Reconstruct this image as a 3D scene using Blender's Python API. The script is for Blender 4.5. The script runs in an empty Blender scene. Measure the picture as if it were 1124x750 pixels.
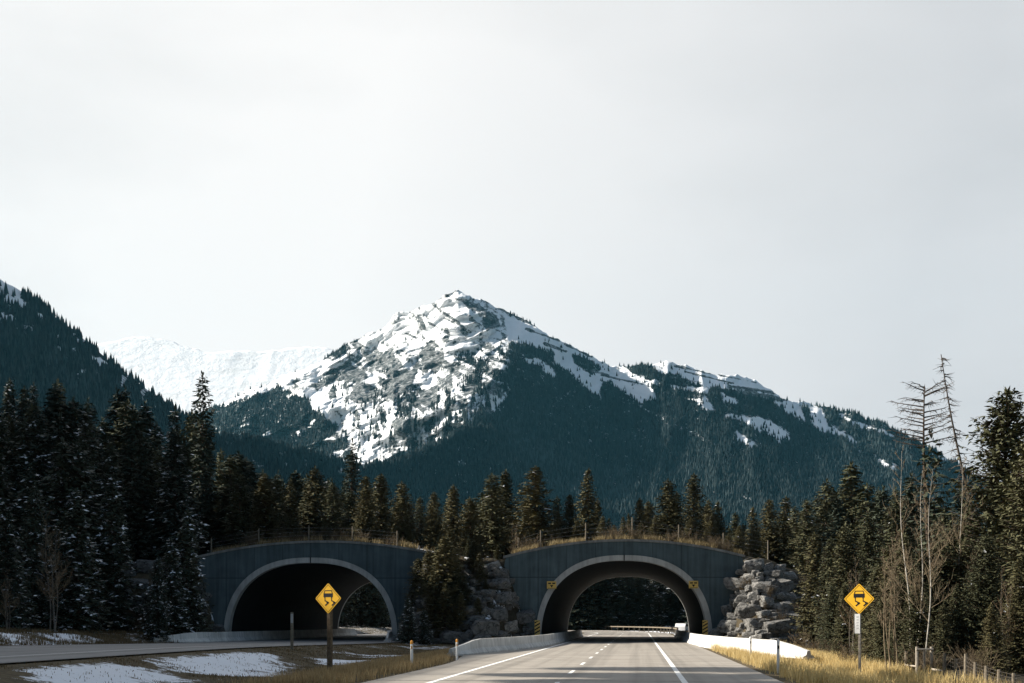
import bpy, bmesh, math, random
import numpy as np
from mathutils import Vector, Matrix

scene = bpy.context.scene
C = scene.collection
R = math.radians
# ------------------------------------------------------------------ view set-up
F = 1400.0                     # focal length in reference pixels (1124 wide)
CX, HY = 562.0, 682.0          # principal column, horizon row
CAMH = 1.8
YAW = math.atan(0.1)
CA, SA = math.cos(YAW), math.sin(YAW)

def U(px, py, Z):
    xc = (px - CX) / F * Z
    return Vector((-SA * Z + CA * xc, CA * Z + SA * xc, CAMH + (HY - py) / F * Z))
def XY(px, Z):
    xc = (px - CX) / F * Z
    return (-SA * Z + CA * xc, CA * Z + SA * xc)
def HZ(py, Z):
    return CAMH + (HY - py) / F * Z
def PX(x, y):
    Z = CA * y - SA * x
    xc = CA * x + SA * y
    return CX + F * xc / Z, Z

# ------------------------------------------------------------------ noise
def _h(ix, iy, s):
    n = (ix.astype(np.int64) * 374761393 + iy.astype(np.int64) * 668265263 + s * 2147483647) & 0xffffffff
    n = ((n ^ (n >> 13)) * 1274126177) & 0xffffffff
    n = n ^ (n >> 16)
    return (n & 0xffff) / 65535.0
def vn(x, y, s=0):
    x = np.asarray(x, float); y = np.asarray(y, float)
    ix = np.floor(x); iy = np.floor(y)
    fx = x - ix; fy = y - iy
    fx = fx * fx * (3 - 2 * fx); fy = fy * fy * (3 - 2 * fy)
    a = _h(ix, iy, s); b = _h(ix + 1, iy, s); c = _h(ix, iy + 1, s); d = _h(ix + 1, iy + 1, s)
    return a + (b - a) * fx + (c - a) * fy + (a - b - c + d) * fx * fy
def fbm(x, y, s=0, o=5, g=0.5):
    t = 0; a = 1.0; n = 0
    for k in range(o):
        t = t + a * vn(x * 2 ** k + 17.3 * k, y * 2 ** k - 9.1 * k, s + k); n += a; a *= g
    return t / n
def ridged(x, y, s=0, o=5):
    t = 0; a = 1.0; n = 0
    for k in range(o):
        t = t + a * (1 - np.abs(2 * vn(x * 2 ** k + 7.7 * k, y * 2 ** k + 3.1 * k, s + k) - 1)); n += a; a *= 0.5
    return t / n
def sst(a, b, x):
    t = np.clip((np.asarray(x, float) - a) / (b - a), 0, 1)
    return t * t * (3 - 2 * t)
def ipl(pts, x):
    return np.interp(x, [p[0] for p in pts], [p[1] for p in pts])
def sdf(px, py, poly):
    """signed distance to a polygon, positive inside"""
    d = np.full(px.shape, 1e9); inside = np.zeros(px.shape, bool)
    n = len(poly)
    for i in range(n):
        ax, ay = poly[i]; bx, by = poly[(i + 1) % n]
        ex, ey = bx - ax, by - ay
        t = np.clip(((px - ax) * ex + (py - ay) * ey) / (ex * ex + ey * ey + 1e-9), 0, 1)
        d = np.minimum(d, np.hypot(px - ax - t * ex, py - ay - t * ey))
        if ay != by:
            c = ((ay > py) != (by > py)) & (px < (bx - ax) * (py - ay) / (by - ay) + ax)
            inside ^= c
    return np.where(inside, d, -d)

# ------------------------------------------------------------------ object helpers
def mesh_np(name, verts, faces, mats=(), midx=None, smooth=False, attrs=None):
    """faces: list of index arrays (k, n) of equal n per array"""
    me = bpy.data.meshes.new(name)
    verts = np.asarray(verts, np.float32)
    me.vertices.add(len(verts)); me.vertices.foreach_set("co", verts.ravel())
    faces = [np.asarray(f, np.int32) for f in faces if len(f)]
    loops = np.concatenate([f.ravel() for f in faces])
    tot = np.concatenate([np.full(len(f), f.shape[1], np.int32) for f in faces])
    st = np.concatenate([[0], np.cumsum(tot)[:-1]]).astype(np.int32)
    me.loops.add(len(loops)); me.loops.foreach_set("vertex_index", loops)
    me.polygons.add(len(tot)); me.polygons.foreach_set("loop_start", st)
    try: me.polygons.foreach_set("loop_total", tot)
    except Exception: pass
    for m in mats: me.materials.append(m)
    if midx is not None: me.polygons.foreach_set("material_index", np.asarray(midx, np.int32))
    me.polygons.foreach_set("use_smooth", np.full(len(tot), bool(smooth)))
    for k, v in (attrs or {}).items():
        a = me.attributes.new(k, 'FLOAT', 'POINT'); a.data.foreach_set("value", np.asarray(v, np.float32))
    me.update(calc_edges=True)
    me.validate()
    return me
def link(name, me, parent=None, loc=(0, 0, 0)):
    o = bpy.data.objects.new(name, me); C.objects.link(o); o.location = loc
    if parent: o.parent = parent
    return o
def tag(o, label=None, cat=None, group=None, kind=None):
    if label: o['label'] = label
    if cat: o['category'] = cat
    if group: o['group'] = group
    if kind: o['kind'] = kind
    return o
def empty(name, loc=(0, 0, 0), rz=0.0):
    o = bpy.data.objects.new(name, None); C.objects.link(o)
    o.location = loc; o.rotation_euler = (0, 0, rz); o.empty_display_size = 0.3
    return o
def dup(root, loc, rz=0.0, scale=1.0, label=None, group=None, tilt=(0, 0)):
    r = root.copy(); C.objects.link(r); r.location = loc
    r.rotation_euler = (tilt[0], tilt[1], rz)
    r.scale = (scale,) * 3 if not isinstance(scale, tuple) else scale
    if label: r['label'] = label
    if group: r['group'] = group
    for ch in list(root.children):
        c = ch.copy(); C.objects.link(c); c.parent = r
        for g in ch.children:
            d = g.copy(); C.objects.link(d); d.parent = c
    return r

class MB:
    """mesh builder"""
    def __init__(s): s.v = []; s.f = []; s.m = []
    def quad(s, a, b, c, d, m=0):
        n = len(s.v); s.v += [tuple(a), tuple(b), tuple(c), tuple(d)]; s.f.append((n, n + 1, n + 2, n + 3)); s.m.append(m)
    def tri(s, a, b, c, m=0):
        n = len(s.v); s.v += [tuple(a), tuple(b), tuple(c)]; s.f.append((n, n + 1, n + 2)); s.m.append(m)
    def poly(s, pts, m=0):
        n = len(s.v); s.v += [tuple(p) for p in pts]; s.f.append(tuple(range(n, n + len(pts)))); s.m.append(m)
    def box(s, x0, x1, y0, y1, z0, z1, m=0):
        n = len(s.v)
        s.v += [(x, y, z) for z in (z0, z1) for y in (y0, y1) for x in (x0, x1)]
        for f in ((0, 2, 3, 1), (4, 5, 7, 6), (0, 1, 5, 4), (2, 6, 7, 3), (0, 4, 6, 2), (1, 3, 7, 5)):
            s.f.append(tuple(n + i for i in f)); s.m.append(m)
    def prism(s, pts, y0, y1, m=0):
        """polygon in xz (counter-clockwise seen from -Y) extruded along y"""
        n = len(s.v); k = len(pts)
        s.v += [(p[0], y0, p[1]) for p in pts] + [(p[0], y1, p[1]) for p in pts]
        s.f.append(tuple(range(n, n + k))); s.m.append(m)
        s.f.append(tuple(range(n + 2 * k - 1, n + k - 1, -1))); s.m.append(m)
        for i in range(k):
            j = (i + 1) % k
            s.f.append((n + i, n + k + i, n + k + j, n + j)); s.m.append(m)
    def tube(s, pts, rad, sides=6, m=0, cap=True):
        pts = [Vector(p) for p in pts]
        n0 = len(s.v); k = len(pts)
        for i, p in enumerate(pts):
            d = (pts[min(i + 1, k - 1)] - pts[max(i - 1, 0)]).normalized()
            u = d.cross(Vector((0, 0, 1)) if abs(d.z) < 0.95 else Vector((1, 0, 0))).normalized()
            w = u.cross(d)
            r = rad[i] if isinstance(rad, (list, tuple)) else rad
            for j in range(sides):
                a = 2 * math.pi * j / sides
                s.v.append(tuple(p + u * (r * math.cos(a)) + w * (r * math.sin(a))))
        for i in range(k - 1):
            for j in range(sides):
                a = n0 + i * sides + j; b = n0 + i * sides + (j + 1) % sides
                s.f.append((a, b, b + sides, a + sides)); s.m.append(m)
        if cap:
            s.f.append(tuple(n0 + j for j in range(sides - 1, -1, -1))); s.m.append(m)
            s.f.append(tuple(n0 + (k - 1) * sides + j for j in range(sides))); s.m.append(m)
    def mesh(s, name, mats, smooth=False):
        me = bpy.data.meshes.new(name)
        me.from_pydata(s.v, [], s.f)
        for m in (mats if isinstance(mats, (list, tuple)) else [mats]): me.materials.append(m)
        me.polygons.foreach_set("material_index", s.m)
        me.polygons.foreach_set("use_smooth", [smooth] * len(s.f))
        me.update()
        return me
    def build(s, name, mats, parent=None, smooth=False, bevel=0.0, loc=(0, 0, 0)):
        me = s.mesh(name, mats, smooth)
        if bevel:
            bm = bmesh.new(); bm.from_mesh(me)
            bmesh.ops.remove_doubles(bm, verts=bm.verts, dist=1e-4)
            bmesh.ops.bevel(bm, geom=list(bm.edges), offset=bevel, segments=2, profile=0.6, affect='EDGES')
            bm.to_mesh(me); bm.free()
        return link(name, me, parent, loc)

# ------------------------------------------------------------------ materials
def new_mat(name):
    m = bpy.data.materials.new(name); m.use_nodes = True
    nt = m.node_tree; b = nt.nodes["Principled BSDF"]
    return m, nt, b
def N(nt, typ, **kw):
    n = nt.nodes.new(typ)
    for k, v in kw.items():
        if k.startswith('_'): setattr(n, k[1:], v)
        else:
            kk = k.replace('__', ' ')
            n.inputs[int(kk[1:]) if kk[0] == 'i' and kk[1:].isdigit() else kk].default_value = v
    return n
def ramp(nt, src, stops):
    r = nt.nodes.new("ShaderNodeValToRGB")
    e = r.color_ramp.elements
    while len(e) > 1: e.remove(e[-1])
    e[0].position = stops[0][0]; e[0].color = (*stops[0][1], 1)
    for p, c in stops[1:]:
        q = e.new(p); q.color = (*c, 1)
    nt.links.new(src, r.inputs[0]); return r.outputs[0]
def mixc(nt, fac, a, b, mode='MIX'):
    m = nt.nodes.new("ShaderNodeMix"); m.data_type = 'RGBA'; m.blend_type = mode
    for sock, v in ((m.inputs[0], fac), (m.inputs[6], a), (m.inputs[7], b)):
        if hasattr(v, 'is_output'): nt.links.new(v, sock)
        elif isinstance(v, (int, float)): sock.default_value = v
        else: sock.default_value = (*v, 1)
    return m.outputs[2]
def math_n(nt, op, a, b=None, clamp=False):
    m = nt.nodes.new("ShaderNodeMath"); m.operation = op; m.use_clamp = clamp
    for i, v in enumerate((a, b)):
        if v is None: continue
        if hasattr(v, 'is_output'): nt.links.new(v, m.inputs[i])
        else: m.inputs[i].default_value = v
    return m.outputs[0]
def coords(nt, kind='Object', scale=(1, 1, 1), rot=(0, 0, 0)):
    tc = nt.nodes.new("ShaderNodeTexCoord")
    mp = nt.nodes.new("ShaderNodeMapping"); mp.inputs['Scale'].default_value = scale; mp.inputs['Rotation'].default_value = rot
    nt.links.new(tc.outputs[kind], mp.inputs[0]); return mp.outputs[0]
def noise(nt, vec, scale, detail=4, rough=0.55):
    n = N(nt, "ShaderNodeTexNoise", Scale=scale, Detail=detail, Roughness=rough)
    nt.links.new(vec, n.inputs['Vector']); return n.outputs['Fac']
def bump(nt, b, h, strength=0.4, dist=0.05):
    n = N(nt, "ShaderNodeBump", Strength=strength, Distance=dist)
    nt.links.new(h, n.inputs['Height']); nt.links.new(n.outputs[0], b.inputs['Normal'])
def simple(name, col, rough=0.7, var=0.25, scale=6.0, spec=0.3, metal=0.0, bmp=0.0):
    m, nt, b = new_mat(name)
    v = coords(nt)
    n = noise(nt, v, scale)
    lo = tuple(c * (1 - var) for c in col); hi = tuple(min(1, c * (1 + var)) for c in col)
    nt.links.new(ramp(nt, n, [(0.3, lo), (0.7, hi)]), b.inputs['Base Color'])
    b.inputs['Roughness'].default_value = rough; b.inputs['Specular IOR Level'].default_value = spec
    b.inputs['Metallic'].default_value = metal
    if bmp: bump(nt, b, n, bmp, 0.02)
    return m

def foliage(name, a, bcol):
    m, nt, b = new_mat(name)
    oi = nt.nodes.new("ShaderNodeObjectInfo")
    v = coords(nt)
    n1 = noise(nt, v, 0.55, 2); n2 = noise(nt, v, 5.0, 2)
    f = math_n(nt, 'ADD', math_n(nt, 'MULTIPLY', oi.outputs['Random'], 0.45), math_n(nt, 'MULTIPLY', n1, 0.35))
    f = math_n(nt, 'ADD', f, math_n(nt, 'MULTIPLY', n2, 0.35), True)
    nt.links.new(ramp(nt, f, [(0.2, a), (0.85, bcol)]), b.inputs['Base Color'])
    b.inputs['Roughness'].default_value = 0.75; b.inputs['Specular IOR Level'].default_value = 0.12
    return m
M = {}
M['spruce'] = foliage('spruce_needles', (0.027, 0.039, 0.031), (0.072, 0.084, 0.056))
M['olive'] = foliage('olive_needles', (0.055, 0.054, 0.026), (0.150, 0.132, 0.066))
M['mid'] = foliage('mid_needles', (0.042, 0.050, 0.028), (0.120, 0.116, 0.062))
M['snow'] = simple('snow', (0.84, 0.86, 0.89), 0.6, 0.05, 3.0)
M['bark'] = simple('bark', (0.075, 0.055, 0.042), 0.9, 0.5, 9.0, 0.1)
M['deadwood'] = simple('dead_wood', (0.10, 0.088, 0.078), 0.9, 0.4, 6.0, 0.1)
M['aspen'] = simple('aspen_bark', (0.44, 0.41, 0.36), 0.8, 0.45, 3.5, 0.1)
M['goldtwig'] = simple('golden_twig', (0.23, 0.18, 0.12), 0.9, 0.35, 3.0, 0.1)
M['shrubtwig'] = simple('shrub_twig', (0.13, 0.10, 0.065), 0.9, 0.35, 3.0, 0.1)
M['twig'] = simple('twig', (0.21, 0.155, 0.10), 0.9, 0.35, 3.0, 0.1)
M['greytwig'] = simple('grey_twig', (0.16, 0.14, 0.12), 0.9, 0.35, 3.0, 0.1)
M['post_wood'] = simple('post_wood', (0.13, 0.095, 0.062), 0.9, 0.4, 12.0, 0.1, bmp=0.3)
M['grey_wood'] = simple('grey_wood', (0.34, 0.30, 0.25), 0.9, 0.35, 12.0, 0.1, bmp=0.3)
M['fence_wood'] = simple('fence_wood', (0.20, 0.17, 0.13), 0.9, 0.35, 12.0, 0.1)
M['galv'] = simple('galvanised_steel', (0.46, 0.47, 0.48), 0.5, 0.2, 9.0, 0.5, 0.6)
M['white_plastic'] = simple('white_plastic', (0.80, 0.80, 0.78), 0.5, 0.06, 5.0)
M['amber'] = simple('amber_reflector', (0.75, 0.34, 0.06), 0.35, 0.1, 5.0)
M['yellow'] = simple('sign_yellow', (0.92, 0.50, 0.022), 0.55, 0.03, 3.0)
M['dull_yellow'] = simple('faded_yellow', (0.62, 0.42, 0.11), 0.6, 0.1, 5.0)
M['black'] = simple('black_film', (0.012, 0.012, 0.013), 0.5, 0.1, 5.0)
M['faded'] = simple('faded_ink', (0.58, 0.58, 0.57), 0.6, 0.1, 5.0)
M['sign_back'] = simple('sign_back', (0.40, 0.41, 0.42), 0.5, 0.1, 5.0, 0.5, 0.4)
M['paint'] = simple('road_paint', (0.82, 0.81, 0.78), 0.7, 0.14, 2.2)

def rock_mat(name, a, bb, snow=0.0):
    m, nt, b = new_mat(name)
    v = coords(nt); oi = nt.nodes.new("ShaderNodeObjectInfo")
    n = noise(nt, v, 2.2, 7, 0.65)
    c = ramp(nt, n, [(0.25, a), (0.55, bb), (0.8, tuple(x * 1.25 for x in bb))])
    c = mixc(nt, math_n(nt, 'MULTIPLY', oi.outputs['Random'], 0.45), c, (0.055, 0.052, 0.048))
    if snow > 0:
        g = nt.nodes.new("ShaderNodeNewGeometry"); sp = nt.nodes.new("ShaderNodeSeparateXYZ")
        nt.links.new(g.outputs['Normal'], sp.inputs[0])
        k = math_n(nt, 'ADD', sp.outputs[2], math_n(nt, 'MULTIPLY', noise(nt, v, 1.6, 4), 0.7))
        k = math_n(nt, 'ADD', k, snow)
        s = ramp(nt, k, [(0.98, (0, 0, 0)), (1.0, (1, 1, 1))])
        k2 = math_n(nt, 'MULTIPLY', math_n(nt, 'SUBTRACT', k, 1.0), 12.0, True)
        c = mixc(nt, k2, c, (0.84, 0.86, 0.9))
    nt.links.new(c, b.inputs['Base Color'])
    b.inputs['Roughness'].default_value = 0.9; b.inputs['Specular IOR Level'].default_value = 0.15
    vo = nt.nodes.new("ShaderNodeTexVoronoi"); vo.feature = 'DISTANCE_TO_EDGE'; vo.inputs['Scale'].default_value = 1.5
    wv = nt.nodes.new("ShaderNodeVectorMath"); wv.operation = 'ADD'; nz_ = N(nt, "ShaderNodeTexNoise", Scale=2.0, Detail=4); nt.links.new(v, nz_.inputs['Vector'])
    nt.links.new(v, wv.inputs[0]); nt.links.new(nz_.outputs['Color'], wv.inputs[1]); nt.links.new(wv.outputs[0], vo.inputs['Vector'])
    cr = math_n(nt, 'LESS_THAN', vo.outputs['Distance'], .035)
    c2 = mixc(nt, math_n(nt, 'MULTIPLY', cr, .7), c, (.02, .02, .02)); nt.links.new(c2, b.inputs['Base Color'])
    bump(nt, b, math_n(nt, 'SUBTRACT', n, math_n(nt, 'MULTIPLY', cr, .5)), 1.0, 0.2)
    return m
M['rock'] = rock_mat('grey_rock', (0.075, 0.075, 0.073), (0.34, 0.33, 0.31), 0.0)
M['rock_snow'] = rock_mat('snowy_rock', (0.07, 0.072, 0.07), (0.19, 0.19, 0.185), -0.02)

def concrete(name, base, joints=True, streak=0.5):
    m, nt, b = new_mat(name)
    v = coords(nt)
    n = noise(nt, v, 0.7, 6, 0.6)
    vs = coords(nt, 'Object', (2.2, 2.2, 0.12))
    st = noise(nt, vs, 1.6, 5, 0.6)
    c = ramp(nt, n, [(0.3, tuple(x * 0.75 for x in base)), (0.7, tuple(x * 1.2 for x in base))])
    c = mixc(nt, streak, c, ramp(nt, st, [(0.35, (0.25, 0.25, 0.25)), (0.6, (1, 1, 1))]), 'MULTIPLY')
    if joints:
        tc = nt.nodes.new("ShaderNodeTexCoord"); sp = nt.nodes.new("ShaderNodeSeparateXYZ")
        nt.links.new(tc.outputs['Object'], sp.inputs[0])
        fx = math_n(nt, 'ABSOLUTE', math_n(nt, 'SUBTRACT', math_n(nt, 'FRACT', math_n(nt, 'MULTIPLY', sp.outputs[0], 1 / 2.45)), 0.5))
        jx = math_n(nt, 'GREATER_THAN', fx, 0.487)
        jz = math_n(nt, 'LESS_THAN', math_n(nt, 'ABSOLUTE', math_n(nt, 'SUBTRACT', sp.outputs[2], 5.55)), 0.05)
        j = math_n(nt, 'MAXIMUM', jx, jz)
        c = mixc(nt, math_n(nt, 'MULTIPLY', j, 0.6), c, tuple(x * 0.3 for x in base))
        hh = math_n(nt, 'SUBTRACT', n, math_n(nt, 'MULTIPLY', j, 0.8))
    else: hh = n
    nt.links.new(c, b.inputs['Base Color'])
    b.inputs['Roughness'].default_value = 0.85; b.inputs['Specular IOR Level'].default_value = 0.25
    bump(nt, b, hh, 0.35, 0.04)
    return m
M['headwall'] = concrete('weathered_concrete', (0.088, 0.120, 0.132), True, 0.42)
M['ring'] = concrete('pale_concrete', (0.46, 0.46, 0.44), False, 0.3)
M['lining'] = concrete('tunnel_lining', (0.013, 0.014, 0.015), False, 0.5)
M['barrier'] = concrete('barrier_concrete', (0.66, 0.65, 0.62), False, 0.34)
M['coping'] = concrete('coping_concrete', (0.24, 0.24, 0.23), False, 0.4)

def asphalt(name, base, shade):
    m, nt, b = new_mat(name)
    v = coords(nt)
    n1 = noise(nt, v, 0.5, 5); n2 = noise(nt, v, 40.0, 3)
    nx = noise(nt, coords(nt, 'Object', (0.03, 0.75, 1)), 1.0, 4, 0.7)   # worn bands and sealed cracks across the lanes, plus painted tree-shadow stripes
    ny = noise(nt, coords(nt, 'Object', (1.3, 0.012, 1)), 1.0, 3)        # wheel tracks
    c = ramp(nt, n1, [(0.3, tuple(x * 0.85 for x in base)), (0.7, tuple(x * 1.12 for x in base))])
    c = mixc(nt, math_n(nt, 'MULTIPLY', n2, 0.3), c, tuple(x * 0.55 for x in base))
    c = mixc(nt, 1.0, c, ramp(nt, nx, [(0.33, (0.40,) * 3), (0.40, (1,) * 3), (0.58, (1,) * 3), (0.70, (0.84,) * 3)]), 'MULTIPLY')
    c = mixc(nt, 1.0, c, ramp(nt, ny, [(0.35, (0.70,) * 3), (0.55, (1,) * 3)]), 'MULTIPLY')
    tc = nt.nodes.new("ShaderNodeTexCoord"); sp = nt.nodes.new("ShaderNodeSeparateXYZ"); nt.links.new(tc.outputs['Object'], sp.inputs[0])
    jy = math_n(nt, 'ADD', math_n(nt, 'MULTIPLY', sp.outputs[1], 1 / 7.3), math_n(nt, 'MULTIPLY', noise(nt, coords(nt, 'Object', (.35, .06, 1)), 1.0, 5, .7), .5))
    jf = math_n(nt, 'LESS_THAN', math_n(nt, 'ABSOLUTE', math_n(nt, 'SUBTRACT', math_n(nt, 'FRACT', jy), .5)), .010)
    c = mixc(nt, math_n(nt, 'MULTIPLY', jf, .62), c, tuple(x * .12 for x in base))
    nt.links.new(c, b.inputs['Base Color'])
    b.inputs['Roughness'].default_value = 0.75; b.inputs['Specular IOR Level'].default_value = 0.3
    bump(nt, b, n2, 0.25, 0.01)
    return m
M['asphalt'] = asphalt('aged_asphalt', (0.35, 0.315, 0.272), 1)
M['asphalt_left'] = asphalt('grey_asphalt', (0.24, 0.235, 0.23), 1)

# ------------------------------------------------------------------ ground function
def road_c(Y):
    Y = np.asarray(Y, float)
    return -2.39 - np.maximum(0, Y - 185) ** 2 / 420.0
def left_z(Y):
    return 0.5 - 0.4 * sst(55, 105, Y)
def ground_z(X, Y, rough=True):
    X = np.asarray(X, float); Y = np.asarray(Y, float)
    z = np.full(np.broadcast(X, Y).shape, -0.06)
    dx = X - road_c(Y)
    # right verge
    z = z - 0.28 * sst(6.9, 9.6, dx) * (1 - sst(85, 102, Y)) + 2.6 * sst(20, 60, dx)
    # median dip
    lz = left_z(Y)
    med = -0.06 - 0.24 * sst(-7.2, -10.5, dx) * (1 - sst(88, 103, Y))
    z = np.where(dx < -7, med, z)
    t = sst(-15.0, -19.4, X)
    z = np.where((dx < -7), z * (1 - t) + (lz - 0.06) * t, z)
    # bank left of the far carriageway and the hillside further out
    h = 60 * sst(-44, -118, X) * (1 - sst(112, 215, Y)) * sst(-60, 0, Y)  # mostly unseen ridge, added and sized to shade the far road and wood
    h = h + 5 * sst(-44, -160, X) * sst(112, 215, Y) * (1 - sst(300, 500, Y))
    h = h + 0.8 * sst(-36, -40, X)
    h = h + 7 * sst(-42, -75, X) * sst(150, 190, Y) * (1 - sst(300, 420, Y)) + 20 * sst(268, 335, Y) * (1 - sst(380, 520, Y))
    z = z + h
    # far valley floor rising a little towards the mountains
    z = z + 12 * sst(320, 900, Y) * (0.4 + 0.6 * vn(X / 160, Y / 160, 5))
    if rough:
        off = sst(7.2, 9.0, dx) + sst(-9.2, -11.0, dx) * sst(-19.0, -16.5, X) + sst(-36, -40, X)
        z = z + off * (fbm(X / 3.0, Y / 3.0, 11, 3) - 0.5) * 0.28
    return z
def gz(x, y):
    return float(ground_z(np.array([x]), np.array([y]))[0])

def grid_faces(nr, nc):
    i = np.arange(nr - 1)[:, None] * nc + np.arange(nc - 1)[None, :]
    return np.stack([i, i + 1, i + nc + 1, i + nc], -1).reshape(-1, 4)

def spaced(a0, a1, fine, far0, far1, g=1.25):
    core = list(np.arange(a0, a1 + 1e-6, fine))
    s = fine; lo = a0; left = []
    while lo > far0:
        s *= g; lo -= s; left.append(max(lo, far0))
    s = fine; hi = a1; right = []
    while hi < far1:
        s *= g; hi += s; right.append(min(hi, far1))
    return np.array(left[::-1] + core + right)

def ground_material():
    m, nt, b = new_mat('ground')
    v = coords(nt)
    n = noise(nt, v, 0.35, 6, 0.6); f = noise(nt, v, 3.5, 5, 0.7)
    grass = ramp(nt, f, [(0.25, (0.055, 0.045, 0.028)), (0.5, (0.125, 0.098, 0.058)), (0.78, (0.24, 0.18, 0.095))])
    soil = ramp(nt, n, [(0.35, (0.045, 0.038, 0.028)), (0.7, (0.10, 0.08, 0.052))])
    c = mixc(nt, 0.35, grass, soil)
    at = nt.nodes.new("ShaderNodeAttribute"); at.attribute_name = 'snow'
    aw = nt.nodes.new("ShaderNodeAttribute"); aw.attribute_name = 'wood'
    c = mixc(nt, aw.outputs['Fac'], c, ramp(nt, f, [(0.3, (0.018, 0.017, 0.013)), (0.75, (0.06, 0.05, 0.035))]))
    k = math_n(nt, 'ADD', at.outputs['Fac'], math_n(nt, 'MULTIPLY', math_n(nt, 'SUBTRACT', noise(nt, v, 2.0, 8, 0.8), 0.5), 1.9))
    k = math_n(nt, 'MULTIPLY', math_n(nt, 'SUBTRACT', k, 0.47), 9.0, True)
    c = mixc(nt, k, c, (0.82, 0.84, 0.88))
    nt.links.new(c, b.inputs['Base Color'])
    b.inputs['Roughness'].default_value = 0.95; b.inputs['Specular IOR Level'].default_value = 0.1
    bump(nt, b, f, 0.6, 0.08)
    return m
M['ground'] = ground_material()

gx = spaced(-62, 30, 0.7, -4400, 4400, 1.22)
gy = spaced(30, 155, 0.8, -250, 7300, 1.16)
GX, GY = np.meshgrid(gx, gy)
GZ = ground_z(GX, GY)
pxg, Zg = CX + F * (CA * GX + SA * GY) / np.maximum(CA * GY - SA * GX, 1), CA * GY - SA * GX
nz = fbm(GX / 3.0, GY / 3.4, 31, 5, .6)
sn = 0.0 * GX
dxg = GX - road_c(GY)
sn = np.maximum(sn, sst(-10.6, -12.2, dxg) * sst(-19.6, -17.8, GX) * (0.18 + 0.62 * sst(0.34, 0.62, nz)) * (1 - 0.40 * sst(66, 84, GY)))    # median
sn = np.maximum(sn, sst(-35.6, -36.6, GX) * sst(-42.5, -40.5, GX) * (0.35 + 0.7 * sst(0.38, 0.55, nz)) * (1 - 0.6 * sst(78, 96, GY)))  # far verge
sn = np.maximum(sn, 0.55 * sst(-44, -50, GX) * sst(0.5, 0.6, nz))
sn = np.maximum(sn, sst(6.9, 7.6, dxg) * sst(12.5, 10.5, dxg) * sst(165, 180, GY) * 0.9 * (GY < 262))
sn = np.maximum(sn, sst(-8.5, -10, dxg) * sst(152, 165, GY) * 0.42 * (GY < 240))
wd = np.clip(sst(-41, -45, GX) + sst(11.5, 16, dxg) + sst(235, 262, GY), 0, 1)
me = mesh_np('ground', np.stack([GX, GY, GZ], -1).reshape(-1, 3), [grid_faces(*GX.shape)], [M['ground']], smooth=True,
             attrs={'snow': sn.ravel(), 'wood': wd.ravel()})
tag(link('ground', me), kind='structure')

# ------------------------------------------------------------------ roads
def strip(name, xl, xr, zf, ys, mat, parent=None, dz=0.0, kind='structure'):
    v = []
    for y in ys:
        v += [(xl(y), y, zf(y) + dz), (xr(y), y, zf(y) + dz)]
    n = len(ys)
    f = np.array([(2 * i, 2 * i + 1, 2 * i + 3, 2 * i + 2) for i in range(n - 1)])
    o = link(name, mesh_np(name, np.array(v), [f], [mat], smooth=True), parent)
    if kind and parent is None: tag(o, kind=kind)
    return o
ysr = np.concatenate([np.arange(-240, 40, 10), np.arange(40, 330, 2.0)])
def roff(d): return lambda y: float(road_c(y)) + d
def pav_left(y):
    return float(road_c(y)) - 3.7 - (2.0 + 1.4 * float(sst(52, 72, y)) * (1 - float(sst(86, 106, y))))
zero = lambda y: 0.0
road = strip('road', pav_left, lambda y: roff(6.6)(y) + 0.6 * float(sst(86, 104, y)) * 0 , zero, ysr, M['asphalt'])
strip('edge_line', roff(3.62), roff(3.80), zero, ysr, M['paint'], road, 0.006)
strip('edge_line', roff(-3.80), roff(-3.62), zero, ysr, M['paint'], road, 0.006)
v = []; f = []
for k in range(-20, 36):
    y0 = 46.6 + 9.0 * k - 3.0
    for (ya, yb) in ((y0, y0 + 3.0),):
        n = len(v)
        v += [(roff(-0.07)(ya), ya, 0.006), (roff(0.07)(ya), ya, 0.006), (roff(0.07)(yb), yb, 0.006), (roff(-0.07)(yb), yb, 0.006)]
        f.append((n, n + 1, n + 2, n + 3))
link('lane_line', mesh_np('lane_line', np.array(v), [np.array(f)], [M['paint']]), road)
lz = lambda y: float(left_z(y))
road_l = strip('far_road', lambda y: -35.2, lambda y: -19.6, lz, np.arange(-240, 331, 5.0), M['asphalt_left'])
strip('edge_line', lambda y: -23.2, lambda y: -23.05, lz, np.arange(-240, 331, 5.0), M['paint'], road_l, 0.006)
strip('edge_line', lambda y: -31.0, lambda y: -30.85, lz, np.arange(-240, 331, 5.0), M['paint'], road_l, 0.006)

# ------------------------------------------------------------------ tunnels
def arch_pts(hw, rise, n=48, ex=2.4):
    out = []
    for i in range(n + 1):
        t = math.pi * i / n
        c, s_ = math.cos(t), math.sin(t)
        out.append((-math.copysign(abs(c) ** (2 / ex), c) * hw, abs(s_) ** (2 / ex) * rise))
    return out

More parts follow.
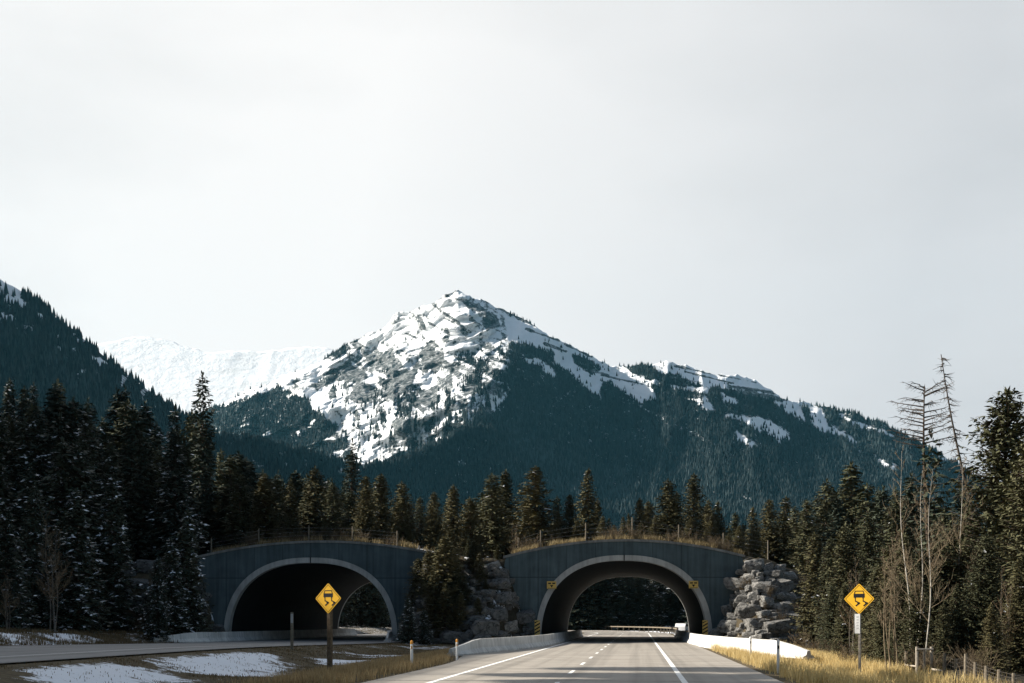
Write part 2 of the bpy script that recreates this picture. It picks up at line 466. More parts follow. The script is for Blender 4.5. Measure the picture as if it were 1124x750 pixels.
def tunnel(pxc, Z, sc, label, px0, px1, ytop, yend0, yend1, length):
    """arch portal facing the viewer, its barrel running back along the road"""
    p = XY(pxc, Z)
    root = empty('tunnel', (p[0], p[1], 0), YAW)
    tag(root, label, 'tunnel')
    m = Z / F
    hw, rise, rt = 97 * sc * m, HZ(609.5, 109) * sc * (1.0 if sc == 1 else 1), 0.46
    x0, x1 = (px0 - pxc) * m, (px1 - pxc) * m
    ze0, zt, ze1 = HZ(yend0, Z), HZ(ytop, Z), HZ(yend1, Z)
    ap = arch_pts(hw - 0.02, rise - 0.02, 48)
    n = len(ap)
    def top(x):
        t = (x - x0) / (x1 - x0)
        base = ze0 + (ze1 - ze0) * t
        return base + (zt - (ze0 + ze1) / 2) * (1 - (2 * t - 1) ** 2)
    # headwall: strip from arch curve to outer outline
    out = []
    for i, (ax, az) in enumerate(ap):
        t = i / (n - 1)
        if t < 0.14: out.append((x0, -0.3 + (ze0 + 0.3) * t / 0.14))
        elif t > 0.86: out.append((x1, -0.3 + (ze1 + 0.3) * (1 - t) / 0.14))
        else:
            x = x0 + (x1 - x0) * (t - 0.14) / 0.72; out.append((x, top(x)))
    ap2 = [(ax, az if 0 < i < n - 1 else -0.3) for i, (ax, az) in enumerate(ap)]
    mb = MB(); th = 0.7
    for i in range(n - 1):
        a, b_, c, d = ap2[i], ap2[i + 1], out[i + 1], out[i]
        mb.quad((a[0], 0, a[1]), (b_[0], 0, b_[1]), (c[0], 0, c[1]), (d[0], 0, d[1]))
        mb.quad((d[0], th, d[1]), (c[0], th, c[1]), (b_[0], th, b_[1]), (a[0], th, a[1]))
        mb.quad((d[0], 0, d[1]), (c[0], 0, c[1]), (c[0], th, c[1]), (d[0], th, d[1]))
    mb.build('headwall', M['headwall'], root)
    # coping along the top
    mb = MB(); K = 40
    xs = [x0 - 0.06 + (x1 - x0 + 0.12) * i / K for i in range(K + 1)]
    for i in range(K):
        a, b_ = xs[i], xs[i + 1]
        za, zb = top(min(max(a, x0), x1)) + 0.003, top(min(max(b_, x0), x1)) + 0.003
        q = [(a, za), (b_, zb)]
        y0, y1, h = -0.09, th + 0.09, 0.2
        mb.quad((a, y0, za), (b_, y0, zb), (b_, y0, zb + h), (a, y0, za + h))
        mb.quad((a, y1, za), (a, y1, za + h), (b_, y1, zb + h), (b_, y1, zb))
        mb.quad((a, y0, za + h), (b_, y0, zb + h), (b_, y1, zb + h), (a, y1, za + h))
        mb.quad((a, y0, za), (a, y1, za), (b_, y1, zb), (b_, y0, zb))
    for x in (xs[0], xs[-1]):
        z_ = top(min(max(x, x0), x1)) + 0.003
        mb.quad((x, y0, z_), (x, y1, z_), (x, y1, z_ + h), (x, y0, z_ + h))
    mb.build('coping', M['coping'], root)
    # pale ring around the arch, in two halves with a joint at the crown
    oa, ia = arch_pts(hw, rise, 64), arch_pts(hw - rt, rise - rt, 64)
    def ring(name, yf, yb, mat):
        mb = MB()
        for i in range(64):
            if i in (32,): 
                pass
            o1, o2, i1, i2 = oa[i], oa[i + 1], ia[i], ia[i + 1]
            mb.quad((i1[0], yf, i1[1]), (i2[0], yf, i2[1]), (o2[0], yf, o2[1]), (o1[0], yf, o1[1]))
            mb.quad((i1[0], yf, i1[1]), (i1[0], yb, i1[1]), (i2[0], yb, i2[1]), (i2[0], yf, i2[1]))
            mb.quad((o1[0], yf, o1[1]), (o2[0], yf, o2[1]), (o2[0], yb, o2[1]), (o1[0], yb, o1[1]))
            mb.quad((i1[0], yb, i1[1]), (o1[0], yb, o1[1]), (o2[0], yb, o2[1]), (i2[0], yb, i2[1]))
        return mb.build(name, mat, root)
    ring('arch_ring', -0.12, 0.9, M['ring'])
    mb = MB(); mb.box(-0.05, 0.05, -0.135, -0.05, rise - rt - 0.02, rise + 0.03); mb.build('crown_joint', M['black'], root)
    # barrel, sheared so that it follows the road
    def sh(x, y, z):   # y metres along the road
        return (x + math.sin(YAW) * y, math.cos(YAW) * y, z)
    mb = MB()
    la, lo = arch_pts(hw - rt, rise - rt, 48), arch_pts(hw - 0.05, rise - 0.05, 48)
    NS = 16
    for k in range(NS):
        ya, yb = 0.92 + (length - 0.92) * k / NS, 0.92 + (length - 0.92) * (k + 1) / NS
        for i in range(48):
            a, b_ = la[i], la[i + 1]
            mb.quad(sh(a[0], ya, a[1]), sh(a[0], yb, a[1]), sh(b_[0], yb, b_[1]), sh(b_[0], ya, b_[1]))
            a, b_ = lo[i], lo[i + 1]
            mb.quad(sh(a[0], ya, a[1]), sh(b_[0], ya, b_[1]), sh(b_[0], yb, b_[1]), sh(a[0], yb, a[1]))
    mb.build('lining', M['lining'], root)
    mb = MB()
    for i in range(64):
        o1, o2, i1, i2 = oa[i], oa[i + 1], ia[i], ia[i + 1]
        for (ya, s_) in ((length, 1), (length + 0.5, -1)):
            mb.quad(sh(i1[0], ya, i1[1]), sh(i2[0], ya, i2[1]), sh(o2[0], ya, o2[1]), sh(o1[0], ya, o1[1]))
        mb.quad(sh(i1[0], length, i1[1]), sh(i1[0], length + .5, i1[1]), sh(i2[0], length + .5, i2[1]), sh(i2[0], length, i2[1]))
        mb.quad(sh(o1[0], length, o1[1]), sh(o2[0], length, o2[1]), sh(o2[0], length + .5, o2[1]), sh(o1[0], length + .5, o1[1]))
    mb.build('far_ring', M['ring'], root)
    return root, top, x0, x1, hw, rise
TR = tunnel(685, 109, 1.0, 'dark concrete arch tunnel spanning the sunlit road, with yellow boards at its mouth', 553, 817, 594.5, 613, 612, 40)
TL = tunnel(341, 111, 0.985, 'dark concrete arch tunnel over the shaded far road, without marker boards', 216, 471, 596, 613, 608, 40)

# ------------------------------------------------------------------ mound over the tunnels
def local(root, x, y):
    return (root.location.x + x * CA - y * SA, root.location.y + x * SA + y * CA)
def build_mound():
    V = []; Fq = []
    def section(cols):
        """cols: list of lists of points of equal length"""
        n0 = len(V); nr = len(cols[0])
        for c in cols: V.extend(c)
        for i in range(len(cols) - 1):
            for j in range(nr - 1):
                a = n0 + i * nr + j
                Fq.append((a, a + nr, a + nr + 1, a + 1))
    back = 39.0
    def toprow(root, top, x, yy):
        u = (yy - 0.7) / (back - 0.7)
        return top + 0.05 + 0.55 * math.sin(math.pi * min(1, max(0, u)))
    def jit(x, y, a=0.35): return float((fbm(np.array([x / 2.1]), np.array([y / 2.1]), 77, 3)[0] - .5) * 2 * a)
    for (root, top, x0, x1, hw, rise) in (TR, TL):
        cols = []
        for i in range(41):
            x = x0 + (x1 - x0) * i / 40; c = []
            for j in range(24):
                y = 0.72 + (back - 0.72) * j / 23
                lx, ly = local(root, x, 0); gx_, gy_ = lx, ly + y / 1.0
                c.append((gx_, gy_, toprow(root, top(x), x, y) + (0.0 if j == 0 else jit(gx_, gy_, 0.25) + 0.12)))
            c.append((c[-1][0], c[-1][1] + 1.0, rise + 0.2))
            cols.append(c)
        section(cols)
    # banks: between the portals, and outside each
    def bank(xa, xb, zfun, yportal, solid, deep, slope=0.8):
        cols = []
        n = max(12, int((xb - xa) / 0.5))
        for i in range(n + 1):
            x = xa + (xb - xa) * i / n
            zt = max(zfun(x), 0.02); yp = yportal(x); c = []
            for j in range(15):
                t = j / 14
                z = -0.35 + (zt + 0.35) * t
                y = yp - (1 - t) * (zt + 0.35) / slope - 0.05
                c.append((x, y + jit(x, z * 2 + 9) * (1 if 0 < j < 14 else 0), z + jit(x + 5, z * 3) * 0.6 * (1 if 0 < j else 0) * min(1, zt)))
            dd = deep if solid(x) else 0.0
            for j in range(1, 20):
                t = j / 19
                c.append((x, yp + dd * t + (0 if dd else 0.02 * t), zt + (0.55 * math.sin(math.pi * t) + jit(x, yp + dd * t) if dd else 0)))
            c.append((x, yp + dd + (8 if dd else 0.03), -0.4 if dd else zt))
            cols.append(c)
        section(cols)
    rx = lambda T, x: local(T[0], x, 0)
    r0, r1 = rx(TR, TR[2]), rx(TR, TR[3]); l0, l1 = rx(TL, TL[2]), rx(TL, TL[3])
    ra0, ra1 = rx(TR, -TR[4] - 0.35), rx(TR, TR[4] + 0.35); la0, la1 = rx(TL, -TL[4] - 0.35), rx(TL, TL[4] + 0.35)
    zr0, zr1, zl0, zl1 = TR[1](TR[2]), TR[1](TR[3]), TL[1](TL[2]), TL[1](TL[3])
    # middle
    def z_mid(x):
        return float(np.interp(x, [la1[0], l1[0] - .3, l1[0] + 1.0, (l1[0] + r0[0]) / 2, r0[0] - 0.5, r0[0] + .3, ra0[0]], [0.1, zl1 * .86, zl1 + .1, 7.2, zr0 + .1, zr0 * .86, 0.1]))
    def y_mid(x):
        return float(np.interp(x, [la1[0], l1[0], r0[0], ra0[0]], [la1[1] - .05, l1[1] - .05, r0[1] - .05, ra0[1] - .05]))
    bank(la1[0], ra0[0], z_mid, y_mid, lambda x: l1[0] <= x <= r0[0], 39, 0.95)
    def z_r(x):
        return float(np.interp(x, [ra1[0], r1[0] - .3, r1[0] + 1.0, r1[0] + 6, r1[0] + 16], [0.1, zr1 * .84, zr1 + .1, 5.6, 0.3]))
    def y_r(x):
        return float(np.interp(x, [ra1[0], r1[0], r1[0] + 16], [ra1[1] - .05, r1[1] - .05, r1[1] + 3]))
    bank(ra1[0], r1[0] + 16, z_r, y_r, lambda x: x >= r1[0], 38, 0.95)
    def z_l(x):
        return float(np.interp(x, [l0[0] - 20, l0[0] - 1.0, l0[0] + .3, la0[0]], [6.0, zl0 + .1, zl0 * .84, 0.1]))
    def y_l(x):
        return float(np.interp(x, [l0[0] - 20, l0[0], la0[0]], [l0[1] - 2, l0[1] - .05, la0[1] - .05]))
    bank(l0[0] - 20, la0[0], z_l, y_l, lambda x: x <= l0[0], 38, 0.95)
    V_ = np.array(V)
    nzv = fbm(V_[:, 0] / 2.4, V_[:, 1] / 2.4 + V_[:, 2] / 2, 91, 4)
    sn = 0.5 * sst(0.56, 0.66, nzv)
    wd = 0.45 + 0.5 * sst(0.45, 0.6, fbm(V_[:, 0] / 5, V_[:, 1] / 5, 4, 3))
    me = mesh_np('hill', V_, [np.array(Fq)], [M['ground']], smooth=True, attrs={'snow': sn, 'wood': wd})
    o = tag(link('hill', me), kind='structure')
    return o, (z_mid, y_mid, z_r, y_r, z_l, y_l, l0, l1, r0, r1, la0, la1, ra0, ra1)
HILL, (z_mid, y_mid, z_r, y_r, z_l, y_l, L0, L1, R0, R1, LA0, LA1, RA0, RA1) = build_mound()
bpy.context.view_layer.update()
from mathutils.bvhtree import BVHTree
_bv = BVHTree.FromPolygons([v.co.copy() for v in HILL.data.vertices], [tuple(p.vertices) for p in HILL.data.polygons])
def surf(x, y):
    h = _bv.ray_cast(Vector((x, y, 80)), Vector((0, 0, -1)))[0]
    g = gz(x, y)
    return max(g, h.z) if h is not None else g

# ------------------------------------------------------------------ barriers
def barrier(name, path, label, mat, group=None, h=0.81, endcurl=False, taper=True, z0f=lambda x, y: 0.0):
    """safety-shape profile swept along a path"""
    prof = [(-0.30, 0.0), (-0.30, 0.08), (-0.13, 0.33), (-0.08, h), (0.08, h), (0.13, 0.33), (0.30, 0.08), (0.30, 0.0)]
    root = empty(name, (path[0][0], path[0][1], 0)); tag(root, label, 'barrier', group)
    ox, oy = path[0]
    mb = MB(); rows = []
    for i, p in enumerate(path):
        a = Vector(path[max(i - 1, 0)]); b_ = Vector(path[min(i + 1, len(path) - 1)])
        d = (b_ - a).normalized(); nrm = Vector((d.y, -d.x))
        s = 1.0
        if taper and i < 3: s = (0.42, 0.72, 0.93)[i]
        rows.append([(p[0] - ox + nrm.x * q[0], p[1] - oy + nrm.y * q[0], z0f(*p) + (q[1] * s) - (0.05 if q[1] == 0 else 0)) for q in prof])
    k = len(prof); n0 = len(mb.v)
    for r in rows: mb.v += r
    for i in range(len(rows) - 1):
        for j in range(k - 1):
            a = n0 + i * k + j; mb.f.append((a, a + k, a + k + 1, a + 1)); mb.m.append(0)
    mb.f.append(tuple(n0 + j for j in range(k))); mb.m.append(0)
    mb.f.append(tuple(n0 + (len(rows) - 1) * k + j for j in range(k - 1, -1, -1))); mb.m.append(0)
    mb.build('wall', mat, root)
    # joints between cast lengths
    for i in range(4, len(path) - 1, 4):
        mj = MB()
        p = Vector(path[i]); d = (Vector(path[i + 1]) - Vector(path[i - 1])).normalized(); nrm = Vector((d.y, -d.x))
        pr = [(q[0] * 1.012, q[1] + (0.004 if q[1] > .5 else 0)) for q in prof[1:-1]]
        for j in range(len(pr) - 1):
            qa, qb = pr[j], pr[j + 1]
            P = lambda q, e: (p.x - ox + nrm.x * q[0] + d.x * e, p.y - oy + nrm.y * q[0] + d.y * e, z0f(*p) + q[1])
            mj.quad(P(qa, -.02), P(qa, .02), P(qb, .02), P(qb, -.02))
        mj.build('joint', M['coping'], root)
    return root
def smoothpath(pts, step=2.0):
    ys = np.arange(pts[0][1], pts[-1][1], step)
    return [(float(np.interp(y, [p[1] for p in pts], [p[0] for p in pts])), float(y)) for y in ys]
lb = [(-9.9, 66.5), (-9.55, 67.3), (-9.2, 69), (-8.6, 74), (-7.9, 80), (-7.2, 88), (-6.9, 96), (-6.85, 104), (-6.85, 150)]
rb = [(8.3, 64), (7.3, 67), (6.5, 72), (5.6, 80), (4.8, 90), (4.35, 100), (4.25, 108), (4.25, 150)]
barrier('concrete_barrier', smoothpath(lb, 1.6), 'concrete road barrier in shade, curling outward at its near end, by the wide rock bank', M['barrier'])
barrier('concrete_barrier', smoothpath(rb, 1.6), 'bright sunlit concrete barrier below the pale boulder pile', M['barrier'])
barrier('concrete_barrier', smoothpath([(-36.8, 94), (-35.4, 97), (-34.6, 102), (-34.3, 108), (-34.3, 152)], 1.6), 'dim concrete barrier along the far wall of the shaded road tunnel', M['barrier'], z0f=lambda x, y: lz(y))
barrier('concrete_barrier', smoothpath([(-20.6, 103), (-21.1, 106), (-21.6, 110), (-21.6, 156)], 1.6), 'low concrete barrier with a snow-lit top inside the shaded road tunnel', M['barrier'], z0f=lambda x, y: lz(y))

# ------------------------------------------------------------------ signs
def slippery_sign(px, Z, ztip, rz, label, postkind):
    x, y = XY(px, Z)
    zb = gz(x, y)
    root = empty('warning_sign', (x, y, zb), rz); tag(root, label, 'road sign')
    hd = 0.545                                   # half diagonal
    zc = HZ(ztip, Z) - zb                        # centre height above the base
    # post
    mb = MB()
    if postkind == 'wood':
        mb.box(-0.075, 0.075, 0.03, 0.18, -0.4, zc + 0.35); mb.build('post', M['post_wood'], root, bevel=0.012)
    else:
        mb.box(-0.042, 0.042, 0.03, 0.115, -0.4, zc + 0.35); mb.build('post', M['grey_wood'], root, bevel=0.008)
    # plate with rounded corners
    pts = []
    for k in range(4):
        a = R(90 * k - 90)
        cx_, cz_ = (hd - 0.07) * math.cos(a), (hd - 0.07) * math.sin(a)
        for q in range(-3, 4):
            b_ = a + R(45) * q / 3
            pts.append((cx_ + 0.05 * math.cos(b_), zc + cz_ + 0.05 * math.sin(b_)))
    mb = MB(); mb.prism(pts, 0.0, 0.02); pl = mb.build('plate', M['yellow'], root)
    # thin black border line
    mb = MB()
    for k in range(4):
        a0, a1 = R(90 * k - 90), R(90 * k)
        o, i_ = hd - 0.050, hd - 0.068
        A = [(o * math.cos(a0), o * math.sin(a0)), (o * math.cos(a1), o * math.sin(a1)), (i_ * math.cos(a1), i_ * math.sin(a1)), (i_ * math.cos(a0), i_ * math.sin(a0))]
        mb.quad(*[(p[0], -0.003, zc + p[1]) for p in A])
    mb.build('border', M['black'], pl)
    # symbol: rear of a car above two winding skid tracks
    s = hd / 103.0
    mb = MB()
    def bar(p, q, w):
        p, q = Vector(p), Vector(q); d = (q - p).normalized(); n = Vector((-d.y, d.x)) * w / 2
        e = d * w * 0.25
        L = [p - e + n, q + e + n, q + e - n, p - e - n]
        mb.quad(*[(v_.x * s, -0.004, zc + v_.y * s) for v_ in reversed(L)])
    def rect(x0, x1, z0, z1):
        mb.quad((x0 * s, -0.004, zc + z0 * s), (x1 * s, -0.004, zc + z0 * s), (x1 * s, -0.004, zc + z1 * s), (x0 * s, -0.004, zc + z1 * s))
    rect(-37, 37, 9, 34)                                   # body
    rect(-31, -22, 3, 9); rect(22, 31, 3, 9)               # tyres
    bar((-32, 34), (-27, 52), 5); bar((32, 34), (27, 52), 5); bar((-27, 52), (27, 52), 5)   # cabin
    for ox in (-26, 26):
        bar((ox, 3), (ox + 1, -14), 5)
        bar((ox, -14), (ox + 29, -28), 8)
        bar((ox + 29, -27), (ox + 5, -46), 9)
        bar((ox + 30, -28), (ox + 14, -27), 6)
    mb.build('slippery_symbol', M['black'], pl)
    mb = MB(); mb.box(-0.35, 0.35, 0.0205, 0.0295, zc + 0.10, zc + 0.15); mb.box(-0.35, 0.35, 0.0205, 0.0295, zc - 0.15, zc - 0.10); mb.build('brace', M['galv'], root)
    if postkind != 'wood':
        # small white number plate on the post
        mb = MB(); mb.box(-0.16, 0.03, 0.005, 0.025, zc - 1.22, zc - 0.53); t = mb.build('tab_plate', M['white_plastic'], root)
        for k in range(5):
            mb = MB(); zz = zc - 0.66 - k * 0.1
            mb.box(-0.10, -0.03, 0.001, 0.0045, zz, zz + 0.05)
            mb.build('faded_mark', M['faded'], t)
    return root
slippery_sign(360.2, 45, 657, R(-20), 'yellow slippery-road diamond on a dark wooden post beside the snowy median', 'wood')
slippery_sign(943.0, 45, 657.5, R(-26), 'yellow slippery-road diamond on a pale post with a white tab, in golden grass', 'steel')

# marker boards and clearance plates at the right portal
def striped_board(px, label, lean):
    x, y = XY(px, 107.4); root = empty('marker_board', (x, y, 0), YAW); tag(root, label, 'marker board')
    mb = MB(); mb.box(-0.04, 0.04, 0.04, 0.10, 0, 1.9); mb.build('post', M['grey_wood'], root)
    mb = MB(); mb.box(-0.23, 0.23, 0.0, 0.03, 0.62, 1.88); pl = mb.build('plate', M['dull_yellow'], root)
    mb = MB()
    for k in range(4):
        z = 0.70 + k * 0.30
        a, b_ = (0.0, 0.26) if lean > 0 else (0.26, 0.0)
        z2 = lambda q: min(1.87, q)
        mb.quad((-0.22, -0.004, z2(z + a)), (0.22, -0.004, z2(z + b_)), (0.22, -0.004, z2(z + b_ + 0.13)), (-0.22, -0.004, z2(z + a + 0.13)))
    mb.build('stripes', M['black'], pl)
striped_board(589.8, 'yellow and black striped board at the tunnel wall beside the shaded barrier', 1)
striped_board(774.0, 'yellow and black striped board at the tunnel wall beside the sunlit barrier', 1)
def clearance(px, py, label):
    P = U(px, py, 108.7); root = empty('clearance_sign', (P.x, P.y, P.z), YAW); tag(root, label, 'sign')
    mb = MB(); mb.box(-0.40, 0.40, -0.03, 0.0, -0.32, 0.32); pl = mb.build('plate', M['dull_yellow'], root)
    mb = MB()
    mb.box(-0.30, -0.05, -0.034, -0.0305, 0.08, 0.2); mb.box(0.05, 0.30, -0.034, -0.0305, 0.08, 0.2)
    mb.quad((-0.13, -0.034, 0.0), (0.0, -0.034, -0.22), (0.0, -0.034, -0.22), (0.13, -0.034, 0.0)) if 0 else mb.tri((-0.15, -0.034, 0.0), (0.0, -0.034, -0.22), (0.15, -0.034, 0.0))
    mb.box(-0.33, 0.33, -0.034, -0.0305, -0.29, -0.26)
    mb.build('clearance_marks', M['black'], pl)
    mb = MB(); mb.box(-0.03, 0.03, 0.0, 0.12, -0.1, 0.1); mb.build('bracket', M['galv'], root)
clearance(605.5, 642.3, 'small yellow clearance plate on the arch haunch above the shaded barrier')
clearance(761.2, 641.8, 'small yellow clearance plate on the arch haunch nearer the pale boulders')

# guide posts
def guide_post(px, Z, top, label, cap):
    x, y = XY(px, Z); z = gz(x, y); h = HZ(top, Z) - z
    root = empty('guide_post', (x, y, z), YAW); tag(root, label, 'guide post')
    mb = MB(); mb.tube([(0, 0, -0.3), (0, 0, h - 0.15)], [0.055, 0.055], 10); mb.build('post', M['white_plastic'], root, smooth=False)
    mb = MB()
    mb.tube([(0, 0, h - 0.1495), (0, 0, h - 0.04), (0, 0, h)], [0.056, 0.056, 0.03], 10); mb.build('cap', M['amber'] if cap else M['white_plastic'], root)
    mb = MB(); mb.box(-0.03, 0.03, -0.061, -0.056, h - 0.34, h - 0.22); mb.build('reflector', M['amber'] if cap else M['black'], root)
guide_post(452.0, 50.5, 703, 'white guide post with amber cap standing in tall grass away from the barrier', True)
guide_post(501.6, 59.5, 701.5, 'white guide post with amber cap against the curled barrier end', True)
guide_post(823.8, 63, 699, 'thin white guide post in front of the bright barrier, farther from the grass', False)
guide_post(854.2, 46.2, 702, 'thin white guide post at the pavement edge before the golden grass', False)
x, y = XY(320.5, 68); z = gz(x, y)
root = empty('wooden_post', (x, y, z), 0.2); tag(root, 'weathered bare wooden post standing in the median before the shaded tunnel', 'post')
mb = MB(); mb.box(-0.075, 0.075, -0.07, 0.07, -0.3, HZ(672, 68) - z); mb.build('post_shaft', M['fence_wood'], root, bevel=0.012)
mb = MB(); mb.box(-0.065, 0.065, -0.078, -0.072, HZ(684, 68) - z, HZ(674, 68) - z); mb.build('plate', M['sign_back'], root)

# fences on the overpass
def top_fence(T, posts, label):
    root = empty('wildlife_fence', tuple(T[0].location)); tag(root, label, 'fence')
    o = Vector(root.location); pp = []
    for (px, yt, yb) in posts:
        Z = 112.5; x, y = XY(px, Z); zb = surf(x, y) - 0.15; zt = HZ(yt, Z)
        mb = MB(); mb.tube([(x - o.x, y - o.y, zb), (x - o.x, y - o.y, zt)], [0.065, 0.055], 8)
        mb.build('post', M['fence_wood'], root); pp.append((x - o.x, y - o.y, zb, zt))
    mb = MB()
    for a, b_ in zip(pp, pp[1:]):
        for k in range(5):
            t = (k + .6) / 5.2
            mb.tube([(a[0], a[1], a[2] + (a[3] - a[2]) * t), (b_[0], b_[1], b_[2] + (b_[3] - b_[2]) * t)], 0.003, 4, cap=False)
    mb.build('wires', M['galv'], root)
top_fence(TR, [(569, 590, 607), (593.5, 582, 600), (643, 574, 592), (694, 568, 592), (745, 576, 598), (794, 585, 602), (843, 593, 623)], 'tall wire fence on pale posts along the top of the sunlit-road tunnel')
top_fence(TL, [(232, 590, 606), (284, 580, 598), (339, 577, 594), (387, 578, 596), (436, 583, 602)], 'tall wire fence on pale posts along the top of the shaded-road tunnel')

# fence with a small stile frame on the right
def right_fence():
    pts = [(994, 51, 715, 745), (1036, 46, 717, 750), (1048.5, 44.5, 723, 745), (1059.5, 42.5, 718, 752), (1070, 41, 727, 755), (1082, 39.5, 731, 757), (1096, 38, 735, 760), (1112, 36.5, 739, 765), (1130, 35, 742, 770)]
    x0, y0 = XY(1036, 46)
    root = empty('wire_fence', (x0, y0, gz(x0, y0))); tag(root, 'weathered post and wire mesh fence with a small wooden gate frame', 'fence')
    o = Vector(root.location); pp = []
    for (px, Z, yt, yb) in pts:
        x, y = XY(px, Z); zb = gz(x, y) - 0.3; zt = HZ(yt, Z)
        mb = MB(); mb.tube([(x - o.x, y - o.y, zb - o.z), (x - o.x + .02, y - o.y, zt - o.z)], [0.062, 0.055], 8); mb.build('post', M['fence_wood'], root)
        pp.append((x - o.x, y - o.y, zb - o.z + .3, zt - o.z))
    gp = []
    fr = empty_gate = None
    mb = MB()
    for (px, yt) in ((1006.6, 710), (1022.5, 710)):
        x, y = XY(px, 48.5); zb = gz(x, y) - .3; mb.tube([(x - o.x, y - o.y, zb - o.z), (x - o.x, y - o.y, HZ(yt, 48.5) - o.z)], 0.06, 8); gp.append((x - o.x, y - o.y, HZ(yt, 48.5) - o.z))
    a, b_ = gp
    mb.tube([(a[0] - .05, a[1] - .065, a[2] - .1), (b_[0] + .05, b_[1] - .065, b_[2] - .1)], 0.045, 6)
    mx, my = (a[0] + b_[0]) / 2, (a[1] + b_[1]) / 2
    mb.tube([(mx, my, a[2] - .95), (mx, my, a[2] - .1)], 0.045, 6)
    mb.tube([(b_[0], b_[1], b_[2] - .85), (pp[1][0], pp[1][1], pp[1][3] - .65)], 0.04, 6)
    mb.tube([(pp[0][0], pp[0][1], pp[0][3] - .55), (a[0], a[1], a[2] - .75)], 0.035, 6)
    mb.build('gate_frame', M['grey_wood'], root)
    mb = MB()
    for a, b_ in zip(pp[1:], pp[2:]):
        for k in range(7):
            t = (k + .7) / 7.2
            mb.tube([(a[0], a[1], a[2] + (a[3] - a[2]) * t), (b_[0], b_[1], b_[2] + (b_[3] - b_[2]) * t)], 0.0045, 4, cap=False)
        for k in range(1, 5):
            t = k / 5; x = a[0] + (b_[0] - a[0]) * t; y = a[1] + (b_[1] - a[1]) * t
            mb.tube([(x, y, a[2] + (b_[2] - a[2]) * t), (x, y, (a[3] + (b_[3] - a[3]) * t) - .08)], 0.0035, 4, cap=False)
    mb.build('wire_mesh', M['deadwood'], root)
right_fence()

# beyond the tunnel: cable barrier on the outside of the bend, small white car
def far_rail():
    root = empty('guard_rail', (6, 200, 0)); tag(root, 'low steel guard rail on posts round the bend seen through the tunnel', 'guard rail')
    P = [(float(road_c(y)) + 7.6, y) for y in np.arange(176, 262, 4.0)]
    for (x, y) in P:
        mb = MB(); mb.box(x - 6.09, x - 5.91, y - 200.09, y - 199.91, -0.3, 0.95); mb.build('post', M['fence_wood'], root)
    mb = MB()
    for a, b_ in zip(P, P[1:]):
        mb.quad((a[0] - 6.12, a[1] - 200, 0.66), (b_[0] - 6.12, b_[1] - 200, 0.66), (b_[0] - 6.12, b_[1] - 200, 0.84), (a[0] - 6.12, a[1] - 200, 0.84))
        mb.quad((a[0] - 6.10, a[1] - 200, 0.66), (a[0] - 6.10, a[1] - 200, 0.84), (b_[0] - 6.10, b_[1] - 200, 0.84), (b_[0] - 6.10, b_[1] - 200, 0.66))
    mb.build('rail', M['fence_wood'], root)
far_rail()
def far_car():
    Z = 215; x, y = XY(749, Z)
    root = empty('car', (x, y, gz(x, y) + .02), R(78)); tag(root, 'tiny white car beyond the tunnel, near the end of the guard rail', 'car')
    mb = MB()
    side = [(-2.2, .35), (2.2, .35), (2.25, .8), (1.9, .98), (1.1, 1.05), (.4, 1.5), (-1.5, 1.55), (-2.15, 1.05)]
    mb.prism(side, -0.88, 0.88); mb.build('body', M['white_plastic'], root, bevel=0.06)
    mb = MB(); 
    for s in (-.885, .885):
        pts = [(1.0, 1.06), (.42, 1.42), (-1.4, 1.46), (-1.9, 1.06)]
        mb.poly([(p[0], s, p[1]) for p in (pts if s > 0 else pts[::-1])])
    mb.build('window', M['black'], root)
    for wx in (-1.35, 1.4):
        for wy in (-.8, .8):
            mb = MB(); mb.tube([(wx, wy - .11, .33), (wx, wy + .11, .33)], .33, 14); mb.build('wheel', M['black'], root)
far_car()

# ------------------------------------------------------------------ boulders
def boulder_mesh(seed):
    rng = random.Random(seed)
    bm = bmesh.new(); bmesh.ops.create_icosphere(bm, subdivisions=4, radius=1.45)
    planes = []
    for k in range(9):
        n = Vector((rng.gauss(0, 1), rng.gauss(0, 1), rng.gauss(0, .8))).normalized(); planes.append((n, rng.uniform(.72, 1.08)))
    for n in ((0, 0, 1), (0, 0, -1), (0, -1, 0), (0, 1, 0), (1, 0, 0), (-1, 0, 0)):
        n = Vector((n[0] + rng.uniform(-.3, .3), n[1] + rng.uniform(-.3, .3), n[2] + rng.uniform(-.3, .3))).normalized(); planes.append((n, rng.uniform(.68, .9)))
    sx, sy, sz = rng.uniform(1.0, 1.3), rng.uniform(.85, 1.05), rng.uniform(.9, 1.15)
    for v_ in bm.verts:
        for rep_ in range(2):
            for n, d in planes:
                k = v_.co.dot(n)
                if k > d: v_.co -= n * (k - d)
        p = v_.co.copy()
        j = fbm(np.array([p.x * 2.6 + p.z * 1.7 + seed]), np.array([p.y * 2.6 - p.z * 2.3]), seed, 5, .6)[0] - .5
        v_.co *= 1 + .13 * j
        v_.co.x *= sx; v_.co.y *= sy; v_.co.z *= sz
    me = bpy.data.meshes.new('boulder'); bm.to_mesh(me); bm.free()
    return me
BM = [boulder_mesh(50 + k) for k in range(8)]
BMS = []
for m_ in BM:
    m_.materials.append(M['rock'])
    q = m_.copy(); q.materials.clear(); q.materials.append(M['rock_snow']); BMS.append(q)
rng = random.Random(5)
def put_boulder(px, py, Z, w, snowy, label, group, k=None, flat=1.0):
    P = U(px, py, Z); k = rng.randrange(8) if k is None else k
    o = link('boulder', (BMS if snowy else BM)[k], None, P)
    s = w / F * Z / 2.2
    o.scale = (s, s * .9, s * flat * rng.uniform(.75, 1.0))
    o.rotation_euler = (rng.uniform(-.15, .15), rng.uniform(-.2, .2), rng.uniform(-.6, .6))
    tag(o, label, 'boulder', group)
    return o
